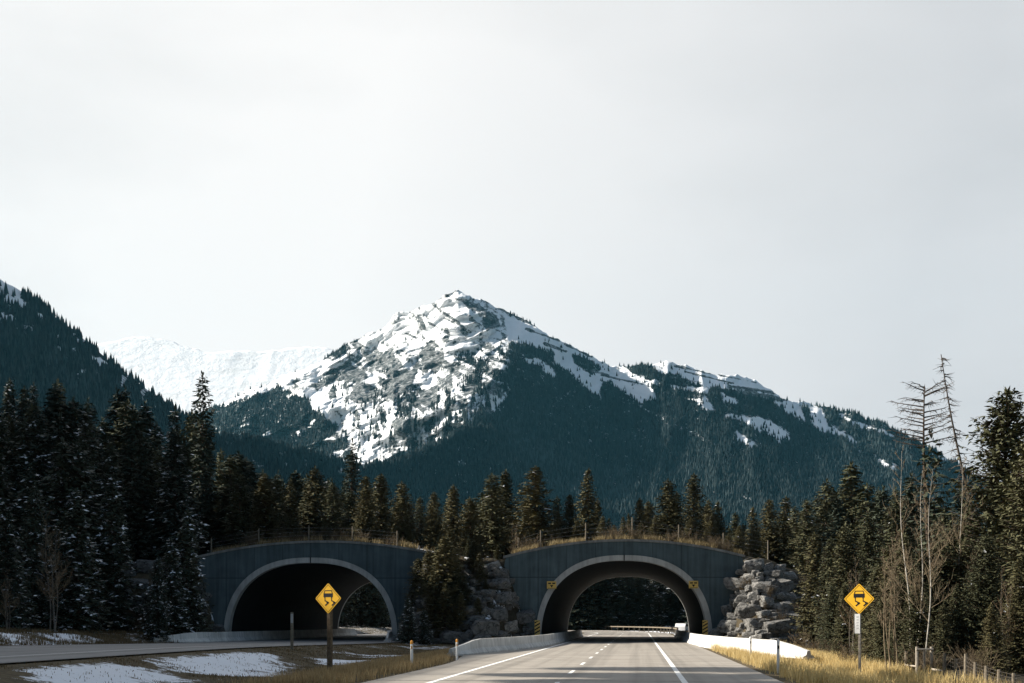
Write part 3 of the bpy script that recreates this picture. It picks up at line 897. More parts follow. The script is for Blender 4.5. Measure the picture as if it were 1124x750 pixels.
def bank_boulders(xa, xb, zf, yf, zlo, zhi, n, wlo, whi, snowy, lab, group, avoid=0.8, slope=.95, seed=1):
    """boulders lying on a bank: random spots on its face, kept apart"""
    r = random.Random(seed); put = []; tries = 0
    while len(put) < n and tries < 4000:
        tries += 1
        x = r.uniform(xa, xb); zt = zf(x); z = r.uniform(zlo, min(zhi, zt))
        if z > zt - .1 or zt < .5: continue
        y = yf(x) - (zt - z) / slope - .1
        w = r.uniform(wlo, whi) * (1.25 - .06 * z)
        if any((x - q[0]) ** 2 + ((z - q[2]) * 1.25) ** 2 < (avoid * (w + q[3]) / 2) ** 2 for q in put): continue
        put.append((x, y, z, w))
        k = r.randrange(8)
        o = link('boulder', (BMS if snowy(x, z, r) else BM)[k], None, (x, y - .1, z))
        s = w / 2.2
        o.scale = (s * r.uniform(.95, 1.25), s * .95, s * r.uniform(.68, .95)); o.rotation_euler = (r.uniform(-.15, .15), r.uniform(-.2, .2), r.uniform(-.5, .5))
        lb_ = lab(x, z, w)
        tag(o, lb_[0], 'boulder', lb_[1])
def lab_r(x, z, w):
    if z < 1.3: return ('sunlit pale boulder in the bottom course just above the bright barrier', 'boulders behind the bright barrier')
    if z < 3.6: return ('sunlit angular boulder in the middle of the pile above the bright barrier', 'boulders midway up the sunlit pile')
    return ('grey angular boulder near the shaded top of the sunlit rock pile', 'boulders high on the sunlit pile')
bank_boulders(RA1[0] - .2, R1[0] + 3.6, z_r, y_r, .2, 6.6, 120, .6, 2.0, lambda x, z, r: False, lab_r, None, .6, seed=3)
def lab_m(x, z, w):
    if z < 1.5: return ('flat snow-dusted boulder along the foot of the bank between the tunnels', 'boulders at the foot of the middle bank')
    return ('snow-dusted boulder higher on the bank between the two tunnels', 'boulders up the middle bank')
bank_boulders(LA1[0] + 1, RA0[0] - .3, z_mid, y_mid, .1, 6.5, 95, .7, 2.3, lambda x, z, r: r.random() < .8, lab_m, None, .66, seed=4)
def lab_s(x, z, w): return ('small rubble stone wedged in the sunlit boulder pile', 'rubble in the sunlit pile')
def lab_t(x, z, w): return ('small snow-dusted rubble stone on the bank between the tunnels', 'rubble on the middle bank')
bank_boulders(RA1[0] - .6, R1[0] + 6.0, z_r, y_r, .1, 6.0, 70, .3, .75, lambda x, z, r: r.random() < .2, lab_s, None, .5, seed=13)
bank_boulders(LA1[0] + .6, RA0[0] - .1, z_mid, y_mid, .1, 6.8, 60, .3, .8, lambda x, z, r: True, lab_t, None, .5, seed=14)
def lab_l(x, z, w): return ('snow-topped dark rock on the shaded bank beside the far road tunnel', 'rocks beside the far road tunnel')
bank_boulders(L0[0] - 6, LA0[0] + .1, z_l, y_l, .3, 6.6, 34, .8, 2.2, lambda x, z, r: True, lab_l, None, .75, seed=6)

# ------------------------------------------------------------------ trees
def conifer(seed, H=12.0, Rr=2.0, base=0.06, dz=0.26, per=6, droop=0.35, gaps=0.12, snow=0.0, shape=0.85, tuft=0.36, lean=0.0, open_=0.0, mat='spruce', upper_bare=0.0, round_top=False):
    rng = random.Random(seed); nr = np.random.RandomState(seed)
    bend = [rng.uniform(-1, 1) * .012 for _ in range(2)]
    def axis(z):
        t = z / H
        return Vector((lean * H * t + bend[0] * H * math.sin(2.6 * t), bend[1] * H * math.sin(2.2 * t), z))
    mb = MB()
    r0 = H * 0.0135
    zs = [-.3, .3] + [H * k / 9 for k in range(1, 10)]
    mb.tube([axis(z) for z in zs], [r0 * 1.25, r0 * 1.05] + [max(.012, r0 * (1 - .96 * k / 9)) for k in range(1, 10)], 7)
    cb = MB()
    z = base * H
    wild = [rng.uniform(.65, 1.2) for _ in range(12)]
    while z < H - .12:
        t = (z - base * H) / (H * (1 - base))
        if round_top: prof = max(.06, (1 - t ** 2.2)) * min(1, .35 + t * 2.2)
        else: prof = ((1 - t) ** shape) * min(1, .55 + t * 4)
        n = max(3, int(per * (1 - .4 * t) + rng.random()))
        a0 = rng.uniform(0, 6.28)
        for b in range(n):
            if rng.random() < gaps: continue
            az = a0 + 6.283 * b / n + rng.uniform(-.35, .35)
            sect = wild[int(az / 6.283 * 6) % 6 + (6 if t > .5 else 0)]
            L = Rr * prof * rng.uniform(.62, 1.12) * (1 + open_ * (sect - 1)) + .10
            d = Vector((math.cos(az), math.sin(az), 0)); side = Vector((-d.y, d.x, 0))
            o = axis(z)
            rise0 = .25 * (1 - 2 * droop) * (1 + t) + .45 * t * t
            def pt(s):
                return o + d * (L * s) + Vector((0, 0, L * (rise0 * s - droop * 1.1 * s * s + .18 * s ** 4)))
            if L > .5:
                cb.tube([pt(0), pt(.5), pt(.97)], [.028, .018, .006], 3, 1, cap=False)
            m_ = max(2, int(L / (tuft * .62)))
            for q in range(m_):
                s = (q + .35 + .6 * rng.random()) / m_
                if s < .16 and L > .7: continue
                p = pt(min(s, 1.0)); w = tuft * (.65 + .7 * rng.random()) * (1.05 - .35 * s) * min(1, .5 + L)
                mi = 2 if (snow and rng.random() < snow * (0.45 + s)) else 0
                for sg in (-1, 1):
                    if rng.random() < .12: continue
                    dirn = (d * rng.uniform(.45, .9) + side * sg * rng.uniform(.5, 1.0) + Vector((0, 0, rng.uniform(-.55, .22)))).normalized()
                    wd_ = dirn.cross(Vector((rng.uniform(-.6, .6), rng.uniform(-.6, .6), 1))).normalized() * w * .30
                    tip = p + dirn * w * 1.25
                    mid = p + dirn * w * .55
                    cb.quad(p, mid + wd_, tip, mid - wd_, mi)
                if rng.random() < .7:
                    # hanging spray below the limb
                    hd_ = (d * rng.uniform(.1, .6) + Vector((0, 0, -rng.uniform(.5, 1))) + side * rng.uniform(-.4, .4)).normalized()
                    wd_ = side * w * rng.uniform(.16, .34) + d * w * rng.uniform(-.2, .2)
                    tip = p + hd_ * w * rng.uniform(.6, 1.0); mid = p + hd_ * w * .4
                    cb.quad(p, mid + wd_, tip, mid - wd_, 0)
                elif rng.random() < .6:
                    tip = pt(min(1.08, s + .14)) + Vector((0, 0, .5 * w)); cb.quad(p, (p + tip) / 2 + side * w * .3, tip, (p + tip) / 2 - side * w * .3, mi)
        z += dz * rng.uniform(.7, 1.35) * (1.0 - .35 * t)
    # leader
    o = axis(H - .25)
    for k in range(7):
        az = rng.uniform(0, 6.28); d = Vector((math.cos(az) * .12, math.sin(az) * .12, .3))
        p = o + Vector((0, 0, .04 * k)); cb.quad(p, p + d * .5 + Vector((-d.y, d.x, 0)) * .5, p + d * 1.1, p + d * .5 - Vector((-d.y, d.x, 0)) * .5, 0)
    return mb, cb

def tree_proto(name, mbs, mats_t, mats_c):
    root = empty(name, (0, 0, -500))
    mb, cb = mbs
    mb.build('trunk', mats_t, root, smooth=True)
    cb.build('crown', mats_c, root)
    return root
H0 = 12.0
P = {}
for k in range(3):
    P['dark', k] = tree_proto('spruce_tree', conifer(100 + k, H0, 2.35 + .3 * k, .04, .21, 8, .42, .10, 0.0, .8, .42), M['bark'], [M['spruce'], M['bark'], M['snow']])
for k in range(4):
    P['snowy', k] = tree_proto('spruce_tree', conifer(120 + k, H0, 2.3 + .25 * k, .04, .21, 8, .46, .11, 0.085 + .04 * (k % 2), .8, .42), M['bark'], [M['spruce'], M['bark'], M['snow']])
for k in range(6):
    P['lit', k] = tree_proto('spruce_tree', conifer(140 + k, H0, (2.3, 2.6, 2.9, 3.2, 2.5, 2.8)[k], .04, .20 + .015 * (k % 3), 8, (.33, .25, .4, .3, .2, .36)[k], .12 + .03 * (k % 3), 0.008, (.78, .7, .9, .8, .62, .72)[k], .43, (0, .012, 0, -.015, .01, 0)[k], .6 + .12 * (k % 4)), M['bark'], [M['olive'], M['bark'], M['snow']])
for k in range(3):
    P['mid', k] = tree_proto('pine_tree', conifer(160 + k, H0, 1.95 + .2 * k, .12, .22, 7, .22, .16, 0.01, .6, .44, 0, .9, round_top=(k == 1)), M['bark'], [M['mid'], M['bark'], M['snow']])
for k in range(2):
    P['spire', k] = tree_proto('spruce_tree', conifer(180 + k, H0, 1.45, .04, .19, 7, .48, .14, 0.02, .62, .34, 0, .8), M['bark'], [M['spruce'], M['bark'], M['snow']])
for k in range(4):
    P['near', k] = tree_proto('pine_tree', conifer(220 + k, H0, (2.3, 2.6, 2.1, 2.8)[k], .03, .17, 9, (.22, .3, .16, .26)[k], .12, 0.003, (.68, .8, .6, .75)[k], .29, (0, .01, -.01, 0)[k], .9), M['bark'], [M['olive'] if k == 1 else M['mid'], M['bark'], M['snow']])
P['bigpine', 0] = tree_proto('pine_tree', conifer(200, H0, 3.0, .03, .155, 12, .12, .10, 0.002, .62, .27, 0, .9), M['bark'], [M['mid'], M['bark'], M['snow']])
P['bigpine', 1] = tree_proto('pine_tree', conifer(201, H0, 2.9, .03, .16, 11, .15, .12, 0.002, .66, .28, 0, .9), M['bark'], [M['mid'], M['bark'], M['snow']])
used = set()
COUNT = {}
def plant(kind, k, px, Z, top, label, group, cat='conifer', tilt=None, zb=None, wide=1.0):
    if px > 840 and Z < 100 and kind in ('mid', 'lit', 'dark') and not (kind == 'dark' and Z > 80): kind, k = 'near', rng.randrange(4)
    x, y = XY(px, Z)
    z = surf(x, y) if zb is None else zb
    h = HZ(top, Z) - z
    if h < 1.2: return None
    s = h / H0
    root = P[kind, k]
    w = s * wide * (1.0 if s < 1.35 else (1.35 / s) ** .3) * (rng.uniform(.88, 1.22) if group else 1)
    rz = rng.uniform(0, 6.28); tx_, ty_ = rng.uniform(-.025, .025), rng.uniform(-.025, .025)
    if (kind, k) not in used:
        used.add((kind, k)); o = root; o.location = (x, y, z - .1); o.rotation_euler = (tx_, ty_, rz); o.scale = (w, w, s); tag(o, label, cat, group)
    else:
        o = dup(root, (x, y, z - .1), rz, (w, w, s), label, group, (tx_, ty_))
        o['category'] = cat
    COUNT[group] = COUNT.get(group, 0) + 1
    return o
def in_road(x, y, m=2.0):
    if -37.5 - m < x < -18.5 + m and y < 260: return True
    if abs(x - float(road_c(y)) - .5) < 9 + m and y < 275: return True
    return False

top_left = [(-60, 415), (0, 418), (30, 404), (60, 412), (90, 430), (110, 425), (140, 418), (165, 430), (190, 442), (215, 452), (235, 462), (260, 478), (285, 496), (310, 503), (345, 500), (375, 505), (400, 515), (440, 527), (475, 540), (500, 532), (540, 520), (560, 530), (590, 517), (620, 545), (645, 520), (665, 565), (700, 552), (735, 532), (765, 530), (800, 556), (830, 556), (850, 548), (880, 548), (905, 530), (935, 515), (965, 530), (1000, 520), (1050, 520), (1124, 500)]
tl = lambda px: float(ipl(top_left, px))
# --- left forest in shade
G1 = 'spruces in the shaded wood along the far road'
kcount = 0
for (Z, step, lo, hi) in ((158, 24, 0, 18), (142, 25, 4, 40), (127, 27, 8, 60), (114, 28, 20, 90), (103, 28, 50, 130), (94, 30, 80, 165), (86, 32, 110, 200)):
    px = -24 + rng.uniform(0, step)
    while px < 236:
        x, y = XY(px, Z)
        front = Z < 112
        lim = -40.5 if y < 150 else -41
        if x < lim + rng.uniform(-1.5, 0):
            top = tl(px) + rng.uniform(lo, hi)
            u = rng.random()
            if Z > 120: kind, k = ('dark', rng.randrange(3)) if u < .3 else (('snowy', rng.randrange(4)) if u < .62 else ('mid', rng.randrange(3)))
            else: kind, k = ('snowy', rng.randrange(4)) if u < .72 else ('dark', rng.randrange(3))
            lb_, gr = {'dark': ('dark green spruce with little snow in the shaded wood by the far road', 'dark spruces in the shaded wood'),
                       'snowy': ('dark spruce flecked with snow in the shaded wood by the far road', 'snow-flecked spruces in the shaded wood'),
                       'mid': ('narrow brownish pine rising at the back of the shaded wood', 'brownish pines at the back of the shaded wood')}[kind]
            plant(kind, k, px, Z, top, lb_, gr)
        px += step * rng.uniform(.65, 1.35)
plant('spire', 0, 222, 138, 410, 'tall lone narrow spruce rising above the shaded wood against the snow mountain', None, wide=1.15)
plant('spire', 1, 385, 150, 483, 'tall dark narrow spruce behind the shaded-road tunnel, before the snowy rock face', None, wide=1.1)
# --- behind the tunnels, off the mound
for (Z, step, lo, hi) in ((228, 26, 0, 20), (196, 27, 4, 30), (172, 27, 8, 40)):
    px = 236 + rng.uniform(0, step)
    while px < 1010:
        x, y = XY(px, Z)
        if not in_road(x, y, 1) and not (715 < px < 775):
            u = rng.random(); top = tl(px) + rng.uniform(lo, hi) + (12 if px < 880 else 0)
            kind, k = ('dark', rng.randrange(3)) if u < .45 else (('snowy', rng.randrange(4)) if u < .6 else ('mid', rng.randrange(3)))
            if px > 450 and top < 545 and px < 840: top = 545 + rng.uniform(0, 25)
            plant(kind, k, px, Z, top, *{'dark': ('dark spruce well behind the overpass, rising over its trees', 'dark spruces behind the overpass'), 'snowy': ('snow-flecked spruce well behind the overpass', 'snow-flecked spruces behind the overpass'), 'mid': ('thin brownish pine well behind the overpass', 'brownish pines behind the overpass')}[kind])
        px += step * rng.uniform(.7, 1.4)
# --- forest seen through the tunnels
for Z, step in ((258, 12), (276, 13), (298, 14)):
    px = 585 + rng.uniform(0, 9)
    while px < 792:
        x, y = XY(px, Z)
        kk = rng.random()
        plant('snowy' if kk < .6 else 'dark', rng.randrange(3), px, Z, 605 + rng.uniform(-10, 32), 'dark snow-flecked spruce in the wood seen through the sunlit-road tunnel', 'spruces seen through the sunlit-road tunnel', wide=1.5)
        px += step * rng.uniform(.7, 1.3)
for Z, step in ((205, 15), (222, 17)):
    px = 352
    while px < 450:
        x, y = XY(px, Z)
        if x < -39: plant('snowy', rng.randrange(4), px, Z, 625 + rng.uniform(0, 25), 'dark snow-flecked spruce in the wood seen through the shaded-road tunnel', 'spruces seen through the shaded-road tunnel', wide=1.5)
        px += step * rng.uniform(.7, 1.3)
# --- trees on the overpass itself
spots = [(262, 118, 520), (292, 121, 520), (318, 117, 525), (345, 124, 512), (365, 120, 530), (402, 118, 522), (418, 126, 520), (442, 119, 528), (462, 128, 545),
         (478, 117, 540), (497, 124, 532), (517, 119, 545), (540, 116, 520), (556, 127, 516), (577, 135, 545), (590, 121, 511), (612, 126, 545), (625, 121, 542), (645, 119, 514),
         (655, 122, 548), (669, 115, 568), (702, 118, 546), (712, 128, 550), (733, 121, 525), (742, 133, 540), (762, 123, 520), (776, 128, 548), (789, 121, 550), (806, 131, 562), (828, 123, 556), (844, 126, 548), (862, 128, 545), (872, 121, 556)]
for i, (px, Z, top) in enumerate(spots):
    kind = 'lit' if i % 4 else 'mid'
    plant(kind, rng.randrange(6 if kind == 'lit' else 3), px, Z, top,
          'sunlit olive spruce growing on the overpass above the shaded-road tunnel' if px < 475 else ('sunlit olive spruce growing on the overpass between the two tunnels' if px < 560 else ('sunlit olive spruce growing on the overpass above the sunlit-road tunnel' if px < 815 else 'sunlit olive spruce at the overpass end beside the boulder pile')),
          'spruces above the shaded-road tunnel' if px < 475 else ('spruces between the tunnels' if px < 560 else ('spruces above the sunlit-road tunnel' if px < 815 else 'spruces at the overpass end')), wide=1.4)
# fill behind those
for i in range(58):
    px = 250 + 11.2 * i + rng.uniform(-7, 7); Z = rng.uniform(127, 146)
    if 668 < px < 692: continue
    plant('dark' if rng.random() < .55 else 'mid', rng.randrange(3), px, Z, min(tl(px) + rng.uniform(12, 50), 590), 'dim conifer in the back row on the overpass', 'conifers in the back row on the overpass', wide=1.6)
# --- gap between portals, on the bank
for (px, Z, top, kd) in ((487, 105.5, 588, 'lit'), (470, 107, 603, 'lit'), (500, 107, 600, 'lit'), (527, 107, 606, 'lit'), (515, 110, 590, 'mid'), (540, 110, 610, 'mid'), (478, 104, 628, 'lit'), (508, 105, 630, 'mid'), (533, 106, 634, 'mid'), (493, 109, 580, 'lit'), (458, 108, 612, 'lit'), (482, 106, 598, 'mid'), (520, 108.5, 592, 'lit'), (546, 111, 598, 'lit'), (505, 103.5, 650, 'lit'), (488, 103.2, 640, 'lit'), (524, 104, 655, 'lit')):
    plant(kd, rng.randrange(3), px, Z, top, 'bushy olive spruce rooted among the rocks of the bank between the tunnels', 'spruces on the middle bank', wide=1.75)
for (px, Z, top) in ((448, 101, 655), (466, 100, 668)):
    plant('snowy', rng.randrange(4), px, Z, top, 'small dark young spruce at the foot of the bank by the shaded tunnel mouth', 'young spruces by the shaded tunnel mouth', wide=1.5)
for (px, Z, top) in ((205, 104, 560), (188, 102, 590), (172, 98, 610), (214, 106, 640)):
    plant('snowy', rng.randrange(4), px, Z, top, 'snow-flecked spruce at the edge of the shaded tunnel headwall', 'spruces at the edge of the shaded headwall')
# --- right side
for (px, Z, top, kd, k, lab_) in (
    (868, 126, 575, 'lit', 0, 0), (884, 116, 548, 'mid', 2, 0), (905, 128, 527, 'mid', 1, 1), (938, 126, 508, 'mid', 0, 1), (918, 121, 545, 'dark', 1, 1), (955, 122, 530, 'mid', 2, 1), (893, 100, 585, 'lit', 1, 0), (912, 96, 590, 'lit', 2, 0), (930, 90, 575, 'mid', 0, 0),
    (950, 92, 560, 'mid', 2, 1), (972, 96, 535, 'dark', 0, 1), (985, 84, 545, 'mid', 1, 1), (1003, 88, 520, 'dark', 1, 1), (1030, 86, 545, 'dark', 2, 1), (1052, 90, 535, 'dark', 0, 1), (1040, 78, 560, 'dark', 1, 1), (1016, 74, 575, 'dark', 2, 1), (995, 72, 590, 'mid', 0, 0), (1062, 72, 560, 'mid', 2, 1), (1046, 67, 610, 'dark', 0, 1), (912, 84, 640, 'lit', 0, 0), (925, 78, 640, 'mid', 2, 0), (975, 76, 615, 'mid', 0, 0), (1030, 64, 630, 'dark', 2, 1), (1005, 63, 650, 'dark', 0, 1)):
    plant(kd, k, px, Z, top, ('low olive conifer in the thicket beside the boulder pile and golden verge', 'dark conifer in the tall wood behind the bare aspens')[lab_], ('conifers in the thicket by the golden verge', 'conifers behind the bare aspens')[lab_], wide=1.2)
for (px, Z, top, kd, k) in ((962, 66, 620, 'mid', 0), (978, 64, 600, 'lit', 2), (992, 61, 585, 'mid', 1), (1012, 60, 600, 'mid', 2), (1028, 60, 590, 'lit', 1), (1042, 61, 575, 'mid', 0), (1058, 60, 590, 'mid', 1), (1068, 58, 625, 'lit', 4), (950, 68, 640, 'lit', 0), (1036, 55, 660, 'mid', 2), (985, 58, 630, 'mid', 0), (1004, 56, 640, 'mid', 1), (1024, 57, 625, 'mid', 1), (968, 59, 655, 'lit', 1), (1050, 56, 640, 'mid', 3)):
    plant(kd, k, px, Z, top, 'mid-height conifer standing among the bare aspen trunks', 'conifers among the aspen trunks', wide=1.3)
plant('bigpine', 0, 1108, 62, 427, 'big dense pine, tallest live tree beside the wire fence', None, wide=1.28)
plant('bigpine', 1, 1080, 56, 585, 'shorter bushy pine in front of the big dense pine by the wire fence', None, wide=1.1)
plant('bigpine', 1, 1136, 58, 470, 'dense pine half hidden past the big pine at the wire fence end', None, wide=1.15)
plant('lit', 2, 1118, 50, 612, 'low bushy conifer behind the far end of the wire fence', None, wide=1.3)
plant('mid', 2, 1090, 48, 660, 'small shaggy conifer right behind the wire fence', None, wide=1.5)

# --- two tall pines standing left of the view; their crowns shade the near right lane
P['tall', 0] = tree_proto('pine_tree', conifer(210, H0, 1.35, .72, .12, 9, .12, .08, 0, .5, .40, 0, .6, round_top=True), M['bark'], [M['mid'], M['bark'], M['snow']])
for (tx, ty, th, lab_) in ((-38.4, 45.5, 26.5, 'very tall high-crowned pine left of the far road, nearest the viewer'), (-38.8, 41.0, 27.5, 'very tall high-crowned pine left of the far road, behind the nearest'), (-39.5, 51.5, 28.5, 'very tall high-crowned pine left of the far road, third from the nearest')):
    o = P['tall', 0] if lab_.endswith('viewer') else dup(P['tall', 0], (0, 0, 0))
    o.location = (tx, ty, gz(tx, ty) - .1); o.scale = (2.3, 2.3, th / 12); tag(o, lab_, 'conifer')
# --- bare trees
def bare_tree(seed, H=12.0, forks=2, spread=.35, nb=34, sz=1.0, start=.22, up=.9, leanx=0.0):
    rng = random.Random(seed); tb = MB(); cb = MB()
    for f_ in range(forks):
        bx, by = rng.uniform(-.5, .5) * (forks > 1), rng.uniform(-.4, .4) * (forks > 1)
        lx, ly = rng.uniform(-.05, .05) + leanx, rng.uniform(-.05, .05)
        Hh = H * rng.uniform(.82, 1.0) if f_ else H
        wob = rng.uniform(0, 6)
        ax = lambda z: Vector((bx + lx * z + .11 * math.sin(z * .7 + wob), by + ly * z + .09 * math.cos(z * .6 + wob), z))
        r0 = .085 * sz * Hh / 12
        zs = [-.3] + [Hh * k / 12 for k in range(13)]
        tb.tube([ax(z) for z in zs], [r0 * 1.2] + [max(.008, r0 * (1 - .93 * k / 12)) for k in range(13)], 7)
        for b in range(nb):
            t = start + (1 - start) * (b + rng.random()) / nb
            z = t * Hh; az = rng.uniform(0, 6.28); L = Hh * spread * (1.1 - t) * rng.uniform(.4, 1.1) + .25
            d = Vector((math.cos(az), math.sin(az), up * rng.uniform(.6, 1.3)))
            d.normalize()
            p0 = ax(z); pts = [p0]; p = p0.copy(); dd = d.copy()
            for s in range(4):
                dd = (dd + Vector((rng.uniform(-.25, .25), rng.uniform(-.25, .25), rng.uniform(-.05, .28)))).normalized()
                p = p + dd * L / 4; pts.append(p.copy())
            rr = max(.012, r0 * .38 * (1 - .6 * t))
            cb.tube(pts, [rr, rr * .8, rr * .6, rr * .45, rr * .25], 4, cap=False)
            for q in range(int(5 + L * 5)):
                i = rng.randrange(1, 4); u = rng.random(); a = pts[i].lerp(pts[i + 1], u)
                dv = (dd + Vector((rng.uniform(-1, 1), rng.uniform(-1, 1), rng.uniform(-.1, .9)))).normalized()
                l2 = L * rng.uniform(.12, .38)
                m_ = a + dv * l2 * .5 + Vector((rng.uniform(-.05, .05), rng.uniform(-.05, .05), .03))
                cb.tube([a, m_, a + dv * l2 + Vector((0, 0, l2 * .15))], [.009, .007, .004], 3, cap=False)
                if rng.random() < .6:
                    e = m_ + (dv + Vector((rng.uniform(-1, 1), rng.uniform(-1, 1), rng.uniform(0, .6)))).normalized() * l2 * .4
                    cb.tube([m_, e], [.006, .003], 3, cap=False)
    return tb, cb
def bare_proto(key, name, mbs, mt, mc):
    root = empty(name, (0, 0, -500)); tb, cb = mbs
    tb.build('trunk', mt, root, smooth=True); cb.build('branches', mc, root); P[key] = root
bare_proto(('aspen', 0), 'aspen_tree', bare_tree(300, 12, 2, .24, 26, .62), M['aspen'], M['goldtwig'])
bare_proto(('aspen', 1), 'aspen_tree', bare_tree(301, 12, 1, .28, 30, .66), M['aspen'], M['goldtwig'])
bare_proto(('clump', 0), 'bare_tree', bare_tree(302, 12, 6, .22, 16, .7, .35, 1.6, -.05), M['goldtwig'], M['goldtwig'])
bare_proto(('clump', 1), 'bare_tree', bare_tree(303, 12, 4, .32, 16, .75, .25, 1.3, .0), M['greytwig'], M['twig'])
def bare(kind, k, px, Z, top, label, group=None, wide=1.0, tilt=0.0):
    return plant(kind, k, px, Z, top, label, group, 'bare tree', wide=wide)
bare('aspen', 0, 1001, 57, 492, 'tall bare pale aspen with twin trunks before the dark wood')
bare('aspen', 1, 1017, 55, 512, 'bare pale aspen with one straight trunk beside the twin-trunked one')
bare('aspen', 1, 1052, 60, 505, 'slender bare aspen between the leaning snag and the big pine')
bare('clump', 0, 978, 50, 588, 'leaning clump of bare golden-brown saplings behind the sign with the white tab', wide=1.3)
bare('clump', 1, 985, 66, 575, 'grey-brown bare tree behind the golden sapling clump')
bare('clump', 1, 1107, 50, 622, 'bare grey tree with arching limbs in front of the pines')
bare('clump', 1, 935, 70, 610, 'bare brown tree in the thicket behind the golden verge')
bare('clump', 1, 8, 84, 625, 'bare bluish tree at the shaded wood edge by the far road', wide=1.4)
bare('clump', 1, 60, 88, 560, 'bare twiggy tree among the dark spruces of the shaded wood', wide=1.2)
bare('clump', 1, 566, 113, 570, 'bare pale bush-like tree at the tunnel headwall end on the overpass', wide=1.2)
bare('clump', 1, 684, 113.5, 577, 'small bare pale tree at the crown of the sunlit-road tunnel', wide=1.5)

# dead-topped tree and leaning snag
def snag(seed, H, bare_from, foliage_to, leanx, L0, droop, nb, fat=1.0):
    rng = random.Random(seed); tb = MB(); cb = MB(); fb = MB()
    ax = lambda z: Vector((leanx * (z - H * .0) * (1 - .0 * z / H) + .1 * math.sin(z * .5), .05 * math.sin(z * .4), z))
    zs = [-.3] + [H * k / 14 for k in range(15)]
    tb.tube([ax(z) for z in zs], [.17 * fat] + [max(.016, .15 * fat * (1 - .88 * k / 14)) for k in range(15)], 8)
    for b in range(nb):
        t = bare_from + (.995 - bare_from) * (b + rng.random()) / nb
        z = t * H; az = rng.uniform(0, 6.28); L = L0 * rng.uniform(.35, 1.15) * (1.0 if droop < .3 else (1.15 - .8 * t))
        d = Vector((math.cos(az), math.sin(az), 0)); p0 = ax(z)
        pts = [p0 + d * (L * s) + Vector((rng.uniform(-.06, .06), rng.uniform(-.06, .06), L * (.35 * s * (1 - droop * 2) - droop * s * s + .12 * s ** 3))) for s in (0, .25, .5, .75, 1)]
        pts[0] = p0
        cb.tube(pts, [.034, .027, .02, .014, .006], 4, cap=False)
        for q in range(int(8 * L + 4)):
            i = rng.randrange(1, 4); a = pts[i].lerp(pts[i + 1], rng.random())
            dv = (d * .6 + Vector((rng.uniform(-1, 1), rng.uniform(-1, 1), rng.uniform(-.9, .25)))).normalized()
            l2 = rng.uniform(.14, .42)
            cb.tube([a, a + dv * l2], [.011, .004], 3, cap=False)
    return tb, cb
root = empty('dead_tree', (0, 0, -500)); tb, cb = snag(400, 12, .34, 0, -.19, .60, .46, 60, .72)
tb.build('trunk', M['deadwood'], root, smooth=True); cb.build('branches', M['deadwood'], root); P['snag', 0] = root
x, y = XY(1100, 64); zb = surf(x, y); h = HZ(388, 64) - zb
root.location = (x, y, zb); root.scale = (h / 12 * 1.0, h / 12, h / 12); tag(root, 'tall dead snag leaning away from the big pine, bare to its tip', 'dead tree')
root = empty('spruce_tree', (0, 0, -500)); tb, cb = snag(401, 12, .78, 0, -.015, 1.35, .12, 34)
tb.build('trunk', M['bark'], root, smooth=True); cb.build('dead_branches', M['deadwood'], root)
mbs = conifer(402, 9.9, 1.25, .05, .27, 5, .35, .3, 0.0, .6, .36, 0, 1.0)
c = mbs[1].build('crown', [M['spruce'], M['bark'], M['snow']], root); 
x, y = XY(1020, 66); zb = surf(x, y); h = HZ(424, 66) - zb
root.location = (x, y, zb); root.scale = (h / 12,) * 3; tag(root, 'dying spruce with a bare spreading dead top and thin needles below', 'conifer')

# low shrubs on the verge and the bank
def shrub(seed):
    rng = random.Random(seed); cb = MB()
    for s in range(26):
        az = rng.uniform(0, 6.28); e = rng.uniform(.15, .75); L = rng.uniform(.6, 1.5)
        d = Vector((math.cos(az) * e, math.sin(az) * e, 1)).normalized(); p = Vector((rng.uniform(-.2, .2), rng.uniform(-.2, .2), -.05))
        pts = [p, p + d * L * .5, p + d * L + Vector((d.x, d.y, -.1)) * .15]
        cb.tube(pts, [.012, .009, .004], 3, cap=False)
        for q in range(12):
            a = pts[1].lerp(pts[2], rng.random()) if q % 3 else pts[0].lerp(pts[1], .4 + .6 * rng.random())
            dv = (d + Vector((rng.uniform(-1, 1), rng.uniform(-1, 1), rng.uniform(-.2, .7)))).normalized()
            cb.tube([a, a + dv * rng.uniform(.1, .35)], [.006, .003], 3, cap=False)
    return cb
SH = [shrub(500 + k).mesh('shrub', M['shrubtwig']) for k in range(3)]
def put_shrub(px, Z, s, label, group):
    x, y = XY(px, Z); o = link('shrub', SH[rng.randrange(3)], None, (x, y, surf(x, y))); o.scale = (s * 1.2, s * 1.2, s); o.rotation_euler = (0, 0, rng.uniform(0, 6)); tag(o, label, 'shrub', group)
for i in range(16):
    x_ = rng.uniform(R1[0] - .5, R1[0] + 7); zt_ = z_r(x_); y_ = y_r(x_) - rng.uniform(.1, .9) * zt_ / .95
    o = link('shrub', SH[i % 3], None, (x_, y_, surf(x_, y_))); o.scale = (.9, .9, rng.uniform(.6, 1.1)); tag(o, 'leafless shrub growing out of the sunlit boulder pile', 'shrub', 'shrubs on the boulder pile')
for i in range(16):
    put_shrub(rng.uniform(868, 1010), rng.uniform(56, 92), rng.uniform(.6, 1.2), 'leafless brown shrub in the thicket behind the golden verge', 'shrubs behind the golden verge')
for i in range(16):
    put_shrub(rng.uniform(1000, 1120), rng.uniform(46, 60), rng.uniform(.6, 1.2), 'leafless brown shrub under the pines by the wire fence', 'shrubs by the wire fence')
